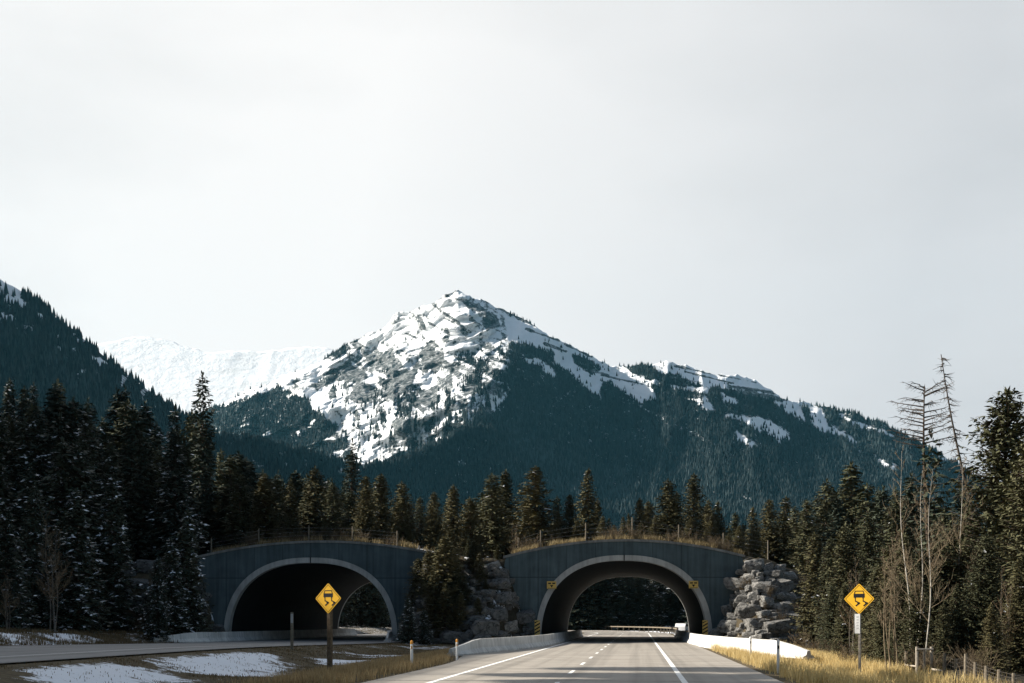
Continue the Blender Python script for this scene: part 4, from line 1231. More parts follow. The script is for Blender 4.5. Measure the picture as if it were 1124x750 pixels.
for i in range(44):
    px = rng.uniform(556, 812) if i % 3 else rng.uniform(230, 460)
    put_shrub(px, rng.uniform(110.6, 113.5) + (2 if px < 480 else 0), rng.uniform(.6, 1.1), 'dry tan shrub along the tunnel top behind the coping', 'shrubs on the tunnel tops')
for i in range(34):
    px = 570 + 12.5 * i + rng.uniform(-6, 6) if i < 20 else 262 + 14 * (i - 20) + rng.uniform(-6, 6)
    Z = rng.uniform(113.5, 117) + (2 if px < 480 else 0)
    plant('lit', rng.randrange(6), px, Z, rng.uniform(562, 590), 'low young spruce close behind the coping of a tunnel', 'young spruces behind the coping', wide=1.5)

# ------------------------------------------------------------------ grass
def grass(name, pts, hlo, hhi, mat, seed, label, wdt=.018):
    r = np.random.RandomState(seed); n = len(pts)
    az = r.uniform(0, 6.28, n); h = r.uniform(hlo, hhi, n); ln = r.uniform(.05, .5, n) * h; la = r.uniform(0, 6.28, n)
    w = wdt * r.uniform(.7, 1.5, n)
    b = np.asarray(pts)
    s = np.stack([np.cos(az) * w, np.sin(az) * w, 0 * w], 1)
    mid = b + np.stack([np.cos(la) * ln * .35, np.sin(la) * ln * .35, h * .55], 1)
    tip = b + np.stack([np.cos(la) * ln, np.sin(la) * ln, h], 1)
    V = np.stack([b - s, b + s, mid + s * .7, mid - s * .7, tip], 1).reshape(-1, 3)
    i = np.arange(n)[:, None] * 5
    q = i + np.array([[0, 1, 2, 3]]); t = i + np.array([[3, 2, 4]])
    o = link(name, mesh_np(name, V, [q, t], [mat]))
    return tag(o, label, 'grass', kind='stuff')
def grass_mat(name, a, b_):
    m, nt, b = new_mat(name)
    g = nt.nodes.new("ShaderNodeNewGeometry")
    c = ramp(nt, g.outputs['Random Per Island'], [(0.0, a), (1.0, b_)])
    n = noise(nt, coords(nt), 1.3, 5, .7)
    c = mixc(nt, math_n(nt, 'MULTIPLY', math_n(nt, 'SUBTRACT', n, .42), 1.7, True), c, tuple(x * q for x, q in zip(a, (.42, .38, .36))))
    nt.links.new(c, b.inputs['Base Color']); b.inputs['Roughness'].default_value = .8; b.inputs['Specular IOR Level'].default_value = .15
    tr = nt.nodes.new("ShaderNodeBsdfTranslucent"); nt.links.new(c, tr.inputs[0])
    ad = nt.nodes.new("ShaderNodeMixShader"); ad.inputs[0].default_value = .42
    nt.links.new(b.outputs[0], ad.inputs[1]); nt.links.new(tr.outputs[0], ad.inputs[2]); nt.links.new(ad.outputs[0], nt.nodes['Material Output'].inputs[0])
    return m
M['gold'] = grass_mat('golden_grass', (0.55, 0.39, 0.15), (0.86, 0.70, 0.36))
M['drygold'] = grass_mat('dry_grass', (0.30, 0.21, 0.10), (0.58, 0.44, 0.24))
M['straw'] = grass_mat('straw_grass', (0.12, 0.095, 0.05), (0.42, 0.33, 0.18))
M['tan'] = grass_mat('dull_grass', (0.09, 0.07, 0.04), (0.24, 0.18, 0.10))
nr = np.random.RandomState(9)
def scatter(n, xa, xb, ya, yb, keep):
    x = nr.uniform(xa, xb, n); y = nr.uniform(ya, yb, n); k = nr.uniform(0, 1, n) < keep(x, y)
    x, y = x[k], y[k]; return np.stack([x, y, ground_z(x, y) - .02], 1)
cl = lambda x, y, s: sst(.40, .58, fbm(x / .9, y / .9, s, 3))
g1 = scatter(150000, 4.3, 16, 36, 100, lambda x, y: sst(4.45, 5.2, x - .0) * (1 - sst(9.6, 11.5, x)) * cl(x, y, 1) * np.where((x < np.interp(y, [64, 67, 72, 80, 90, 100], [7.85, 6.85, 6.1, 5.2, 4.4, 3.9])) | (x > np.interp(y, [64, 67, 72, 80, 90, 100], [8.75, 7.75, 6.95, 6.1, 5.3, 4.85])), 1, 0))
grass('verge_grass', g1, .25, .62, M['gold'], 1, 'tall golden dry grass on the sunlit verge by the bright barrier', .010)
g2 = scatter(100000, -12.8, -8.0, 36, 100, lambda x, y: cl(x, y, 2) * sst(0, .8, np.array([pav_left(q) for q in y]) - .1 - x) * (1 - .9 * sst(-11.6, -12.6, x)))
grass('median_grass', g2, .12, .45, M['drygold'], 2, 'tall dry tan grass along the paved shoulder beside the median', .010)
g3 = scatter(90000, -19.6, -9.5, 36, 106, lambda x, y: (.10 + .75 * cl(x, y, 3)) * (1 - .86 * sst(.40, .56, fbm(x / 3.0, y / 3.4, 31, 5, .6))))
grass('short_grass', g3, .03, .13, M['tan'], 3, 'short dull brown grass showing through the median snow', .012)
g4 = scatter(50000, -43, -35.4, 52, 108, lambda x, y: cl(x, y, 4) * .8)
grass('roadside_grass', g4, .1, .4, M['tan'], 4, 'dull dry grass between the far road and the shaded wood', .014)
# tufts on the tunnel tops
pts = []
for (T, n) in ((TR, 9000), (TL, 8000)):
    for i in range(n):
        lx = nr.uniform(T[2], T[3]); yy = .8 + nr.exponential(1.3)
        if yy > 8: continue
        if fbm(np.array([lx / 1.0 + T[2] * 7]), np.array([yy / 1.0]), 8, 2)[0] < .52: continue
        gx_, gy_ = local(T[0], lx, 0); gy_ += yy
        h = _bv.ray_cast(Vector((gx_, gy_, 80)), Vector((0, 0, -1)))[0]
        if h: pts.append((gx_, gy_, h.z - .03))
grass('overpass_grass', np.array(pts), .2, .7, M['straw'], 5, 'dry tan grass fringe along the top of both tunnels', .022)

# ------------------------------------------------------------------ mountains
def mountain_mat(name, rock_a, rock_b, floor_a, floor_b):
    m, nt, b = new_mat(name)
    v = coords(nt)
    f = noise(nt, v, .022, 8, .7)
    bd = noise(nt, coords(nt, 'Object', (.5, .5, 3.2), (0, .35, 0)), .020, 5, .7)
    rock = ramp(nt, math_n(nt, 'ADD', math_n(nt, 'MULTIPLY', f, .5), math_n(nt, 'MULTIPLY', bd, .5)), [(.38, rock_a), (.50, tuple((x + y) / 2 for x, y in zip(rock_a, rock_b))), (.62, rock_b)])
    fl = ramp(nt, noise(nt, v, .05, 5, .7), [(.3, floor_a), (.7, floor_b)])
    aw = nt.nodes.new("ShaderNodeAttribute"); aw.attribute_name = 'wood'
    as_ = nt.nodes.new("ShaderNodeAttribute"); as_.attribute_name = 'snow'
    dn = math_n(nt, 'MULTIPLY', math_n(nt, 'SUBTRACT', noise(nt, coords(nt, 'Object', (.7, .7, 1.8), (0, .5, 0)), .075, 7, .75), .47), 6.0, True)
    rock = mixc(nt, math_n(nt, 'MULTIPLY', dn, .38), rock, (.8, .82, .85))
    c = mixc(nt, aw.outputs['Fac'], rock, fl)
    g_ = math_n(nt, 'ADD', noise(nt, v, .045, 9, .85), noise(nt, coords(nt, 'Object', (1, 1, .35)), .11, 5, .8))
    k = math_n(nt, 'ADD', as_.outputs['Fac'], math_n(nt, 'MULTIPLY', math_n(nt, 'SUBTRACT', g_, 1.0), 1.55))
    k = math_n(nt, 'MULTIPLY', math_n(nt, 'SUBTRACT', k, .41), 3.6, True)
    c = mixc(nt, k, c, (.86, .88, .91))
    nt.links.new(c, b.inputs['Base Color']); b.inputs['Roughness'].default_value = .95; b.inputs['Specular IOR Level'].default_value = .05
    bump(nt, b, f, .8, 9.0)
    return m
M['mountain'] = mountain_mat('mountain_rock', (.012, .021, .026), (.085, .094, .096), (.008, .014, .017), (.026, .038, .040))
M['far_mountain'] = mountain_mat('far_mountain_mist_white', (.70, .72, .74), (.80, .81, .82), (.1, .1, .1), (.2, .2, .2))  # pale rock tones carry the whitening of mist

def relief(name, sky, pxs, base_py, zfun, mfun, mat, nrow, jag, back=500.0):
    """a mountain side: rows from its foot to its crest, each point at its own distance; then its far side"""
    S = ipl(sky, pxs); J = jag(pxs)
    t = np.linspace(0, 1, nrow)[:, None]
    PXg = np.broadcast_to(pxs[None, :], (nrow, len(pxs)))
    PYg = base_py + (S[None, :] - base_py) * t + J[None, :] * t ** 14
    Zg_ = zfun(PXg, PYg, t * np.ones_like(PXg), np.broadcast_to(S[None, :], PXg.shape))
    snow, wood = mfun(PXg, PYg, np.broadcast_to(S[None, :], PXg.shape))
    def world(px, py, Z):
        xc = (px - CX) / F * Z
        return np.stack([-SA * Z + CA * xc, CA * Z + SA * xc, CAMH + (HY - py) / F * Z], -1)
    W = world(PXg, PYg, Zg_)
    rows = [W]; top = W[-1]
    d = np.array([-SA, CA, 0.0])
    for k, (dy, fz) in enumerate(((.25, .9), (.6, .6), (1.0, .2))):
        q = top + d * back * dy; q = q.copy(); q[:, 2] = top[:, 2] * fz; rows.append(q[None])
    A = np.concatenate(rows, 0)
    sn_ = np.concatenate([snow, np.repeat(snow[-1:], 3, 0)], 0); wo_ = np.concatenate([wood, np.repeat(wood[-1:], 3, 0)], 0)
    me = mesh_np(name, A.reshape(-1, 3), [grid_faces(A.shape[0], A.shape[1])], [mat], smooth=True, attrs={'snow': sn_.ravel(), 'wood': wo_.ravel()})
    o = tag(link(name, me), kind='structure')
    return o, W, snow, wood, PXg, PYg

def wood_mat(name, a, b_):
    m, nt, b = new_mat(name)
    g = nt.nodes.new("ShaderNodeNewGeometry")
    n = noise(nt, coords(nt), .006, 4, .6)
    n2 = noise(nt, coords(nt), .0022, 3, .6)
    k = math_n(nt, 'ADD', math_n(nt, 'MULTIPLY', g.outputs['Random Per Island'], .5), math_n(nt, 'MULTIPLY', n, .7))
    k = math_n(nt, 'ADD', k, math_n(nt, 'MULTIPLY', math_n(nt, 'SUBTRACT', n2, .55), .9))
    nt.links.new(ramp(nt, k, [(.2, a), (.62, tuple((x + y * 1.2) / 3 for x, y in zip(a, b_))), (.95, b_)]), b.inputs['Base Color'])
    b.inputs['Roughness'].default_value = .85; b.inputs['Specular IOR Level'].default_value = .05
    return m
M['far_wood'] = wood_mat('far_forest', (.004, .010, .014), (.062, .082, .085))

def far_forest(name, W, dens, PXg, PYg, n, hlo, hhi, seed, label, sizef=None):
    """thousands of small firs standing on a mountain side, one wood"""
    r = np.random.RandomState(seed)
    nr_, nc = dens.shape
    # sample uniformly in picture area
    area = np.abs(np.gradient(PYg, axis=0)) * np.abs(np.gradient(PXg, axis=1)) * np.clip(dens, 0, 1)
    p = area.ravel() / area.sum()
    idx = r.choice(len(p), n, p=p)
    i, j = idx // nc, idx % nc
    i = np.clip(i, 0, nr_ - 2); j = np.clip(j, 0, nc - 2)
    u, v_ = r.uniform(0, 1, n)[:, None], r.uniform(0, 1, n)[:, None]
    b = (W[i, j] * (1 - u) + W[i, j + 1] * u) * (1 - v_) + (W[i + 1, j] * (1 - u) + W[i + 1, j + 1] * u) * v_
    h = r.uniform(hlo, hhi, n) * (1 if sizef is None else sizef(PXg[i, j], PYg[i, j]))
    rad = h * r.uniform(.16, .25, n); a0 = r.uniform(0, 6.28, n)
    k = 5; V = []
    for q in range(k):
        a = a0 + 6.283 * q / k
        rr = rad * r.uniform(.7, 1.25, n)
        V.append(b + np.stack([np.cos(a) * rr, np.sin(a) * rr, h * .06 * r.uniform(-1, 1, n)], 1))
    V.append(b + np.stack([0 * h, 0 * h, h], 1))
    V = np.stack(V, 1).reshape(-1, 3)
    base = np.arange(n)[:, None] * (k + 1)
    f = np.concatenate([base + np.array([[q, (q + 1) % k, k]]) for q in range(k)], 0)
    o = link(name, mesh_np(name, V, [f], [M['far_wood']]))
    return tag(o, label, 'forest', kind='stuff')

# main mountain ------------------------------------------------------
sky_m = [(150, 470), (195, 462), (225, 452), (245, 443), (270, 430), (300, 418), (330, 405), (352, 398), (375, 382), (395, 371), (415, 362), (428, 354), (432, 347), (445, 341), (470, 336), (480, 331), (487, 325), (503, 320), (515, 323), (530, 331), (545, 337), (560, 345), (580, 354), (600, 366), (625, 379), (650, 392), (670, 401), (690, 402), (712, 400), (735, 397), (752, 401), (775, 409), (800, 412), (825, 415), (845, 427), (858, 437), (880, 441), (905, 446), (940, 456), (970, 466), (1000, 480), (1030, 497), (1060, 515), (1090, 535), (1124, 555), (1200, 600)]
spur = [(318, 505), (340, 522), (352, 545), (378, 560), (417, 549), (449, 528), (480, 535), (520, 560), (560, 590), (620, 620)]   # (py, px) of the main rib
spurx = lambda py: np.interp(py, [p[0] for p in spur], [p[1] for p in spur])
gully = lambda py: 705 + (py - 402) * 1.15
def z_main(px, py, t, S):
    Z = 2350 + 1150 * t ** .9
    sx = spurx(py)
    dl, dr = np.maximum(0, sx - px), np.maximum(0, px - sx)
    Z = Z + 2.3 * dl * np.clip(1 - dl / 900, .3, 1) + 1.5 * dr * np.clip(1 - dr / 700, .2, 1)
    # second rib on the right
    d2 = np.abs(px - (735 + (py - 400) * .9)); Z = Z - 170 * np.exp(-(d2 / 70) ** 2)
    wx = (fbm(px / 60, py / 60, 3, 3) - .5) * 50
    left = sst(30, -40, px - sx)
    A = ridged((px * .6 + py * .75 + wx) / 75, (py * .9 - px * .35) / 150, 21, 6)
    # strata on the left face, ledges tilting
    q = (py + .42 * px + wx * .7)
    st = ridged(q / 26, (px - .42 * py) / 120, 41, 4)
    ch = ridged((px + wx) / 34, py / 170, 51, 5)
    Z = Z - 250 * (A - .5) * (.35 + .65 * left) - 120 * (st - .5) * left - 46 * (ridged((py + .5 * px + wx * .5) / 11, (px - .5 * py) / 48, 44, 3) - .5) * left - 130 * (ch - .5) * left * sst(380, 450, py) - 70 * (ch - .5) * (1 - left)
    # crest rows come together so that the skyline stays clean
    return Z
SLABS = [[(431, 345), (443, 349), (435, 358), (428, 361), (429, 354)], [(460, 385), (472, 372), (487, 382), (488, 398), (478, 410), (466, 404)],
         [(415, 392), (422, 383), (434, 386), (443, 398), (446, 404), (428, 411), (416, 404)], [(399, 392), (402, 385), (416, 394), (413, 399), (403, 398)],
         [(369, 404), (382, 395), (402, 408), (404, 416), (390, 420), (374, 416)], [(416, 444), (422, 429), (435, 412), (461, 401), (452, 422), (428, 442)],
         [(481, 374), (490, 367), (495, 374), (491, 380)], [(440, 370), (447, 369), (451, 380), (446, 379)], [(384, 429), (407, 419), (413, 429), (409, 441), (388, 448), (381, 438)],
         [(462, 426), (481, 422), (478, 444), (465, 456), (454, 444)], [(428, 462), (443, 456), (451, 470), (443, 482), (431, 476)], [(385, 452), (393, 448), (396, 462), (388, 468)],
         [(488, 326), (501, 329), (496, 335), (489, 334)], [(505, 332), (511, 330), (521, 338), (515, 342), (511, 341)], [(517, 347), (526, 353), (518, 355), (514, 353)],
         [(533, 344), (540, 338), (548, 345), (555, 361), (534, 364), (529, 355)], [(352, 408), (366, 399), (369, 402), (355, 412)], [(412, 470), (418, 466), (421, 478), (416, 483)],
         [(508, 424), (524, 420), (528, 426), (516, 434), (508, 432)], [(490, 412), (496, 410), (498, 424), (492, 424)], [(527, 446), (538, 445), (540, 456), (530, 460)]]
LEDGES = [((474, 334), (504, 355), 1.5), ((470, 354), (493, 366), 1.2), ((488, 350), (508, 358), 1.0), ((568, 350), (590, 358), 1.0), ((577, 361), (614, 374), 1.0), ((598, 377), (621, 386), 1.3), ((622, 379), (650, 392), .9),
          ((460, 348), (466, 360), 1.3), ((395, 378), (404, 382), 1.2), ((382, 392), (400, 404), 1.2), ((445, 366), (458, 371), 1.0), ((648, 407), (668, 412), .7), ((660, 412), (706, 422), .7), ((500, 328), (516, 333), .8), ((740, 402), (800, 414), .9), ((752, 408), (805, 421), 1.0), ((770, 408), (830, 420), .8), ((735, 414), (770, 420), .8), ((800, 424), (850, 431), 1.6), ((812, 430), (858, 438), 2.0)]
def seg(px, py, a, b):
    ex, ey = b[0] - a[0], b[1] - a[1]
    t = np.clip(((px - a[0]) * ex + (py - a[1]) * ey) / (ex * ex + ey * ey), 0, 1)
    return np.hypot(px - a[0] - t * ex, py - a[1] - t * ey)
def m_main(px, py, S):
    wx = (fbm(px / 60, py / 60, 3, 3) - .5) * 50
    nzb = fbm(px / 22, py / 22, 61, 5) - .5
    nzf = fbm(px / 6, py / 6, 62, 4) - .5
    nzg = fbm((px + .5 * py) / 2.2, (py - .5 * px) / 2.8, 63, 3) - .5
    depth = py - S
    face = [(300, 418), (352, 398), (430, 340), (503, 312), (545, 330), (556, 350), (562, 376), (551, 417), (560, 440), (530, 462), (502, 476), (463, 492), (431, 506), (395, 514), (372, 504), (368, 470), (340, 455), (330, 440), (300, 430)]
    sf = sdf(px, py, face) + nzb * 26 + nzf * 8
    inface = sst(-4, 4, sf)
    # ledges run down to the right in the upper face, chutes run straight down in the lower
    l1 = fbm((py - .62 * px + wx * .5) / 8, (px + .6 * py) / 60, 41, 4)
    l2 = fbm((py - .62 * px + wx * .3) / 3.2, (px + .6 * py) / 26, 43, 3)
    ch = fbm((px + wx * .4) / 7, py / 50, 51, 4); ch2 = fbm((px + wx * .4) / 2.6, py / 22, 52, 3)
    blk = fbm(px / 10, py / 10, 44, 5, .6)
    low = sst(415, 450, py + 10 * nzb)
    pat = (1 - low) * (.34 * l1 + .28 * l2 + .38 * blk) + low * (.34 * ch + .36 * ch2 + .30 * blk)
    cap = sst(398, 356, py + 14 * nzb)
    rightpart = sst(478, 500, px) * sst(372, 386, py)
    streakz = sst(26, 10, np.abs(px - 402)) * sst(440, 452, py)
    cont = .53 + (pat - .5) * 4.2 + .40 * cap - .08 * rightpart + .26 * streakz + .10 * sst(425, 395, px) + nzg * 1.0
    rockp = np.zeros_like(px)
    for ip, poly in enumerate(SLABS):
        e_ = 1.1 if 12 <= ip < 16 else 0
        rockp = np.maximum(rockp, sst(e_, 2.6 + e_, sdf(px, py, poly) + nzb * 6 + nzf * 6))
    led = np.zeros_like(px)
    for A_, B_, w_ in LEDGES:
        led = np.maximum(led, sst(w_ + .7, w_ - .5, seg(px, py, A_, B_) + 2.2 * nzf + 1.2 * nzb))
    cont = cont - .72 * rockp * (.85 + 1.9 * (l2 - .5) + 1.5 * nzg)
    face_snow = np.clip(cont, -.2, 1.1)
    snow = inface * face_snow
    P_ = [[(530, 331), (560, 345), (600, 364), (650, 390), (690, 401), (706, 412), (722, 434), (726, 446), (712, 440), (700, 443), (662, 420), (662, 442), (640, 424), (625, 410), (606, 398), (606, 389), (581, 380), (558, 376), (552, 350)],
          [(572, 392), (585, 389), (600, 399), (613, 413), (608, 415), (594, 405)],
          [(690, 402), (735, 394), (800, 408), (830, 411), (858, 434), (862, 442), (835, 434), (790, 426), (760, 420), (730, 408)],
          [(700, 416), (722, 418), (724, 422), (706, 420)], [(735, 423), (776, 427), (776, 431), (740, 427)], [(751, 437), (768, 438), (774, 437), (786, 452), (770, 447)],
          [(789, 432), (793, 431), (812, 440), (806, 443), (795, 443)], [(796, 457), (806, 453), (845, 463), (862, 472), (868, 482), (856, 484), (842, 475), (822, 468)], [(805, 478), (808, 471), (822, 482), (838, 494), (828, 493), (812, 486)],
          [(840, 438), (880, 440), (905, 447), (921, 472), (916, 480), (890, 470), (868, 456), (850, 446)], [(915, 452), (940, 459), (970, 471), (990, 482), (984, 483), (960, 474), (935, 468)],
          [(905, 470), (925, 474), (944, 487), (938, 487)], [(938, 492), (954, 501), (950, 501)], [(958, 500), (980, 512), (984, 518), (970, 512)], [(1022, 498), (1045, 506), (1040, 508)], [(975, 502), (984, 512), (980, 510)],
          [(240, 446), (262, 428), (300, 414), (352, 394), (370, 398), (345, 420), (330, 424), (334, 416), (300, 428), (262, 441)], [(311, 436), (330, 427), (334, 429), (316, 438)], [(343, 435), (352, 426), (376, 424), (378, 450), (362, 452), (352, 458), (345, 448)],
          [(343, 437), (366, 420), (378, 418), (372, 426), (350, 437)], [(256, 470), (274, 462), (276, 466), (264, 472)], [(285, 480), (297, 472), (298, 477), (290, 481)], [(320, 478), (345, 460), (352, 456), (340, 470), (326, 478)],
          [(356, 484), (366, 480), (370, 484), (360, 489)], [(360, 501), (380, 493), (376, 499), (364, 502)]]
    for poly in P_:
        ar = np.array(poly); big = min(1, (ar[:, 0].max() - ar[:, 0].min()) / 60)
        s_ = np.clip(.5 + .22 * (sdf(px, py, poly) + nzb * 9 * big + nzf * 5) + nzg * .5, 0, 1.25)
        snow = np.maximum(snow, s_)
    # tree stands inside the fields
    for poly in ([(561, 377), (581, 379), (602, 388), (606, 399), (587, 393), (573, 394)], [(624, 386), (650, 396), (662, 406), (650, 412), (630, 400)], [(664, 420), (680, 428), (708, 446), (690, 446), (668, 432)],
                 [(684, 402), (716, 400), (722, 412), (700, 414)], [(361, 427), (366, 424), (372, 438), (362, 439)], [(880, 448), (886, 446), (892, 470), (886, 470)], [(904, 456), (912, 450), (916, 466), (908, 470)], [(344, 423), (360, 415), (364, 419), (348, 428)]):
        snow = snow * (1 - sst(-1.5, 2, sdf(px, py, poly) + nzf * 7))
    snow = snow * (1 - .85 * led)
    # avalanche track
    ty = np.interp(px, [700, 706, 740, 780, 815], [444, 449, 466, 486, 507])
    track = sst(3.0, 1.0, np.abs(py - ty) + 3 * np.abs(nzf)) * (px > 700) * (px < 815)
    snow = np.maximum(snow, track * .50)
    # dusting between the trees
    dust = sst(.56, .72, fbm(px / 9, py / 7, 81, 4)) * .34 * sst(190, 60, depth)
    dust = np.maximum(dust, .40 * sst(.42, .6, fbm(px / 5, py / 9, 83, 3)) * sst(-6, 20, sdf(px, py, [(232, 455), (330, 420), (372, 440), (360, 470), (300, 482), (240, 475)])))
    dust = np.maximum(dust, .20 + .12 * sst(.4, .65, fbm(px / 16, py / 9, 85, 4)))
    snow = np.maximum(snow, dust * (1 - rockp))
    crest_r = sst(9, 3, depth) * (px > 735) * (px < 862)
    bare_ = sst(34, 24, depth) * (px > 395) * (px < 558)
    wood = np.where(inface > .5, np.clip((.62 * low + .75 * rightpart + .12) * sst(.38, .56, fbm(px / 12, py / 12, 91, 4)) * 1.3, 0, 1) * (1 - rockp), 1.0)
    wood = wood * (1 - .9 * rockp) * (1 - crest_r) * (1 - bare_) * (1 - led)
    return np.clip(snow, -.2, 1.3), np.clip(wood, 0, 1)
jag_m = lambda px: (fbm(px / 14, px * 0, 201, 4) - .5) * 7 * sst(200, 300, px) + (fbm(px / 3.5, px * 0, 202, 2) - .5) * 2.4
pxs = np.arange(150, 1200, 1.15)
_, W, snw, wod, PXm, PYm = relief('mountain', sky_m, pxs, 620.0, z_main, m_main, M['mountain'], 290, jag_m)
dens = np.clip(wod * 1.05 - .05, 0, 1) * np.where(snw < .46, 1, .07 * (PYm > 372))
dens = dens * (PYm < 600)
far_forest('mountain_forest', W, dens, PXm, PYm, 52000, 8, 17, 1, 'dark blue-green fir forest covering the slopes of the snowy peak', lambda px, py: .75 + .35 * sst(380, 520, py))

# dark wooded foothill in front of the peak, its near face turned from the sun
sky_h = [(170, 466), (205, 469), (240, 476), (300, 486), (350, 498), (395, 511), (431, 507), (463, 495), (500, 477), (526, 466), (540, 470), (552, 490), (572, 514), (620, 545), (700, 580), (760, 600)]
pxs = np.arange(170, 760, 1.6)
_, W, snw, wod, PXh, PYh = relief('hill', sky_h, pxs, 640.0, lambda px, py, t, S: 1500 + 300 * t + 2.6 * (px - 170) - 60 * (ridged((px + .5 * py) / 70, py / 60, 501, 4) - .5),
    lambda px, py, S: (.12 + .30 * sst(.6, .7, fbm(px / 7, py / 6, 502, 4)), np.ones_like(px)), M['mountain'], 70, lambda px: (fbm(px / 10, px * 0, 503, 3) - .5) * 6, 250)
far_forest('mountain_forest', W, (PYh < 610) * 1.0, PXh, PYh, 15000, 7, 14, 5, 'darkest fir forest on the low foothill in front of the snowy peak')

# left mountain ------------------------------------------------------
sky_l = [(-140, 215), (-60, 268), (0, 306), (20, 318), (45, 334), (60, 348), (80, 362), (100, 380), (120, 396), (140, 411), (160, 426), (180, 440), (195, 450), (230, 474), (275, 503), (330, 530), (420, 560), (480, 590)]
def z_left(px, py, t, S):
    Z = 1150 + 650 * t + 1.1 * np.maximum(0, px) * (1 - t * .2)
    A = ridged((px + .6 * py) / 60, (py - .5 * px) / 140, 301, 5)
    return Z - 90 * (A - .5)
def m_left(px, py, S):
    nzb = fbm(px / 18, py / 18, 311, 4) - .5; nzf = fbm(px / 5, py / 5, 312, 3) - .5
    snow = np.zeros_like(px)
    for poly in ([(-10, 300), (12, 310), (26, 322), (20, 327), (2, 318)], [(8, 326), (22, 328), (30, 337), (24, 342), (10, 335)], [(-5, 340), (14, 345), (18, 352), (0, 352)], [(38, 340), (46, 347), (48, 356), (40, 352)],
                 [(58, 366), (70, 366), (74, 374), (62, 372)], [(8, 386), (18, 390), (22, 398), (12, 396)], [(98, 388), (110, 394), (125, 404), (118, 405), (104, 397)], [(70, 358), (88, 372), (96, 384), (84, 378)]):
        snow = np.maximum(snow, sst(-2, 2, sdf(px, py, poly) + nzb * 10 + nzf * 5))
    snow = np.maximum(snow, .56 * sst(.54, .66, fbm(px / 9, py / 8, 321, 4)) * sst(120, 10, py - S))
    return np.clip(snow, 0, 1), np.ones_like(px)
pxs = np.arange(-140, 480, 1.5)
_, W, snw, wod, PXl, PYl = relief('mountain', sky_l, pxs, 640.0, z_left, m_left, M['mountain'], 150, lambda px: (fbm(px / 6, px * 0, 331, 3) - .5) * 4, 400)
dens = (snw < .45) * (PYl < 600) * (PXl > -60) * 1.0
far_forest('mountain_forest', W, dens, PXl, PYl, 16000, 8.5, 15, 2, 'dark fir forest with snowy gaps on the steep slope rising above the shaded wood')

# distant mountain, mist put into its near-white snow and rock -----------------------------------------------
sky_f = [(60, 385), (100, 380), (120, 376), (148, 369), (170, 371), (186, 374), (205, 382), (236, 388), (262, 384), (290, 386), (320, 382), (346, 380), (375, 386), (420, 392), (470, 420)]
def z_far(px, py, t, S):
    wx_ = (fbm(px / 40, py / 40, 402, 4) - .5) * 60
    A = ridged((px + .5 * py + wx_) / 43, (py - .3 * px + wx_ * .4) / 31, 401, 6)
    return 5150 + 7.5 * (520 - py) - 16 * (A - .5)
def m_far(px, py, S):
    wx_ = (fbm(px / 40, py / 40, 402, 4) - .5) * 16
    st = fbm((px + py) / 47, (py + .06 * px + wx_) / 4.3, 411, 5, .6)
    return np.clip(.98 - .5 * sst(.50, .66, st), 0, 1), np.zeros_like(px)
_x = np.arange(60, 470, 2.0); _s = np.convolve(np.pad(ipl(sky_f, _x), 8, mode='edge'), np.hanning(19)[1:-1] / np.hanning(19).sum(), 'valid')
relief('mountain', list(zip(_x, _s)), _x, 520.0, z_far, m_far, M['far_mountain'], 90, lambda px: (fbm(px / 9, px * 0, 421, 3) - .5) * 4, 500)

# ------------------------------------------------------------------ haze
HAZE = 1.5e-5
m, nt, b = new_mat('haze')
nt.nodes.remove(b)
vol = N(nt, "ShaderNodeVolumePrincipled", Density=HAZE, Anisotropy=0.2)
vol.inputs['Color'].default_value = (0.22, 0.72, 1.0, 1)
nt.links.new(vol.outputs[0], nt.nodes['Material Output'].inputs['Volume'])
mb = MB(); mb.box(-4500, 4500, -300, 7500, -3, 1900)
hz = mb.build('haze', m); tag(hz, kind='stuff')

# ------------------------------------------------------------------ light, sky, camera
SUN_EL, SUN_B = 30.0, -5.0      # sun from the side of the far road, a little ahead
to_sun = Vector((-math.cos(R(SUN_B)) * math.cos(R(SUN_EL)), -math.sin(R(SUN_B)) * math.cos(R(SUN_EL)), math.sin(R(SUN_EL))))
sd = bpy.data.lights.new('sun', 'SUN'); sd.energy = 5.0; sd.angle = R(0.6); sd.color = (1.0, .93, .82)
so = bpy.data.objects.new('sun', sd); C.objects.link(so); so.rotation_euler = to_sun.to_track_quat('Z', 'Y').to_euler(); so.location = (-60, 40, 60)

w = bpy.data.worlds.new("World"); scene.world = w; w.use_nodes = True
nt = w.node_tree; bg = nt.nodes['Background']; out = nt.nodes['World Output']
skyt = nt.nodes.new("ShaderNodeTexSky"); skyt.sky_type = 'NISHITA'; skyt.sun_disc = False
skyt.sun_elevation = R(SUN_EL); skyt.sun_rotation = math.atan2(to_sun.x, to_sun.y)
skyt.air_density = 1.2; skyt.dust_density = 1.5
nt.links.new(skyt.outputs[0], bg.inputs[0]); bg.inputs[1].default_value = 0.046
hs = nt.nodes.new('ShaderNodeHueSaturation'); hs.inputs['Saturation'].default_value = 1.0
tc = nt.nodes.new("ShaderNodeTexCoord")
mp = nt.nodes.new("ShaderNodeMapping"); mp.inputs['Scale'].default_value = (1, 1, 2.4); nt.links.new(tc.outputs['Generated'], mp.inputs[0])
cn = N(nt, "ShaderNodeTexNoise", Scale=1.7, Detail=6, Roughness=.5); nt.links.new(mp.outputs[0], cn.inputs['Vector'])
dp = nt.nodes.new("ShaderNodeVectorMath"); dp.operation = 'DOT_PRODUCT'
nt.links.new(tc.outputs['Generated'], dp.inputs[0]); dp.inputs[1].default_value = (-.22, .95, .22)
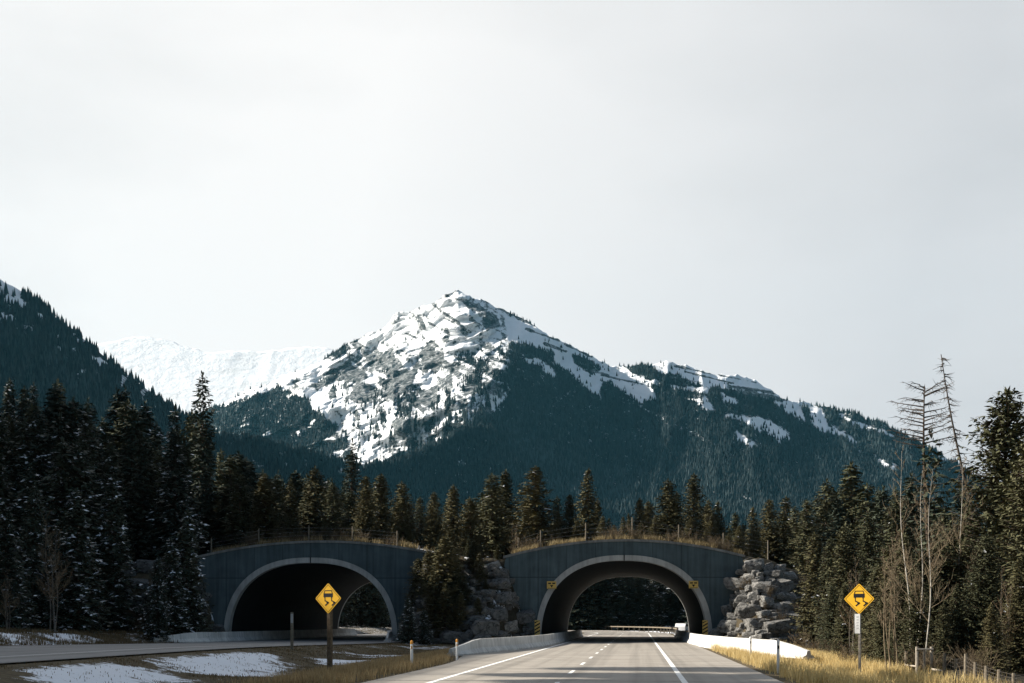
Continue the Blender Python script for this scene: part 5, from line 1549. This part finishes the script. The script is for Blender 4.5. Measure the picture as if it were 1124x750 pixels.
front = ramp(nt, dp.outputs['Value'], [(0.18, (0, 0, 0)), (0.72, (1, 1, 1))])
dp2 = nt.nodes.new("ShaderNodeVectorMath"); dp2.operation = 'DOT_PRODUCT'
nt.links.new(tc.outputs['Generated'], dp2.inputs[0]); dp2.inputs[1].default_value = (.98, .15, -.1)
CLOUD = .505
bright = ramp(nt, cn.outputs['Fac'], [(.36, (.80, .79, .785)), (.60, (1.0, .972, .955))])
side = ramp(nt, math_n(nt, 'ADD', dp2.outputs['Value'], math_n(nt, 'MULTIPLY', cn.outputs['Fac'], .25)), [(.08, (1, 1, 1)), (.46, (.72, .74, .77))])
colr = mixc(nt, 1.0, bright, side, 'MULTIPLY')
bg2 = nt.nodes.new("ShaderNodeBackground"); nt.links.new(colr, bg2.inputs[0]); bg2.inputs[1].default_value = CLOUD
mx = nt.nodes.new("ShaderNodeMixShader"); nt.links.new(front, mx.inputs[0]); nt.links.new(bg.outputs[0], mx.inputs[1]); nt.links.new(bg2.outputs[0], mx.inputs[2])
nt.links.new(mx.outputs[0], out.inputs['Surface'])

cd = bpy.data.cameras.new('camera'); cam = bpy.data.objects.new('camera', cd); C.objects.link(cam)
cam.location = (0, 0, CAMH); cam.rotation_euler = (R(90), 0, YAW)
cd.sensor_fit = 'HORIZONTAL'; cd.sensor_width = 36; cd.lens = F / 1124 * 36
cd.shift_y = (HY - 375) / 1124; cd.clip_start = .1; cd.clip_end = 30000
scene.camera = cam
scene.view_settings.view_transform = 'Standard'; scene.view_settings.look = 'None'
scene.view_settings.exposure = 1.0; scene.view_settings.gamma = 1; scene.view_settings.use_curve_mapping = False
scene.render.engine = 'CYCLES'
scene.cycles.use_denoising = True
scene.cycles.max_bounces = 5; scene.cycles.diffuse_bounces = 3; scene.cycles.glossy_bounces = 2; scene.cycles.volume_bounces = 0
scene.cycles.transparent_max_bounces = 4
# prototypes that were never planted are removed
for key, rt in P.items():
    if rt.location.z < -400:
        for ch in list(rt.children): bpy.data.objects.remove(ch)
        bpy.data.objects.remove(rt)
print('TREES', sum(COUNT.values()), COUNT)
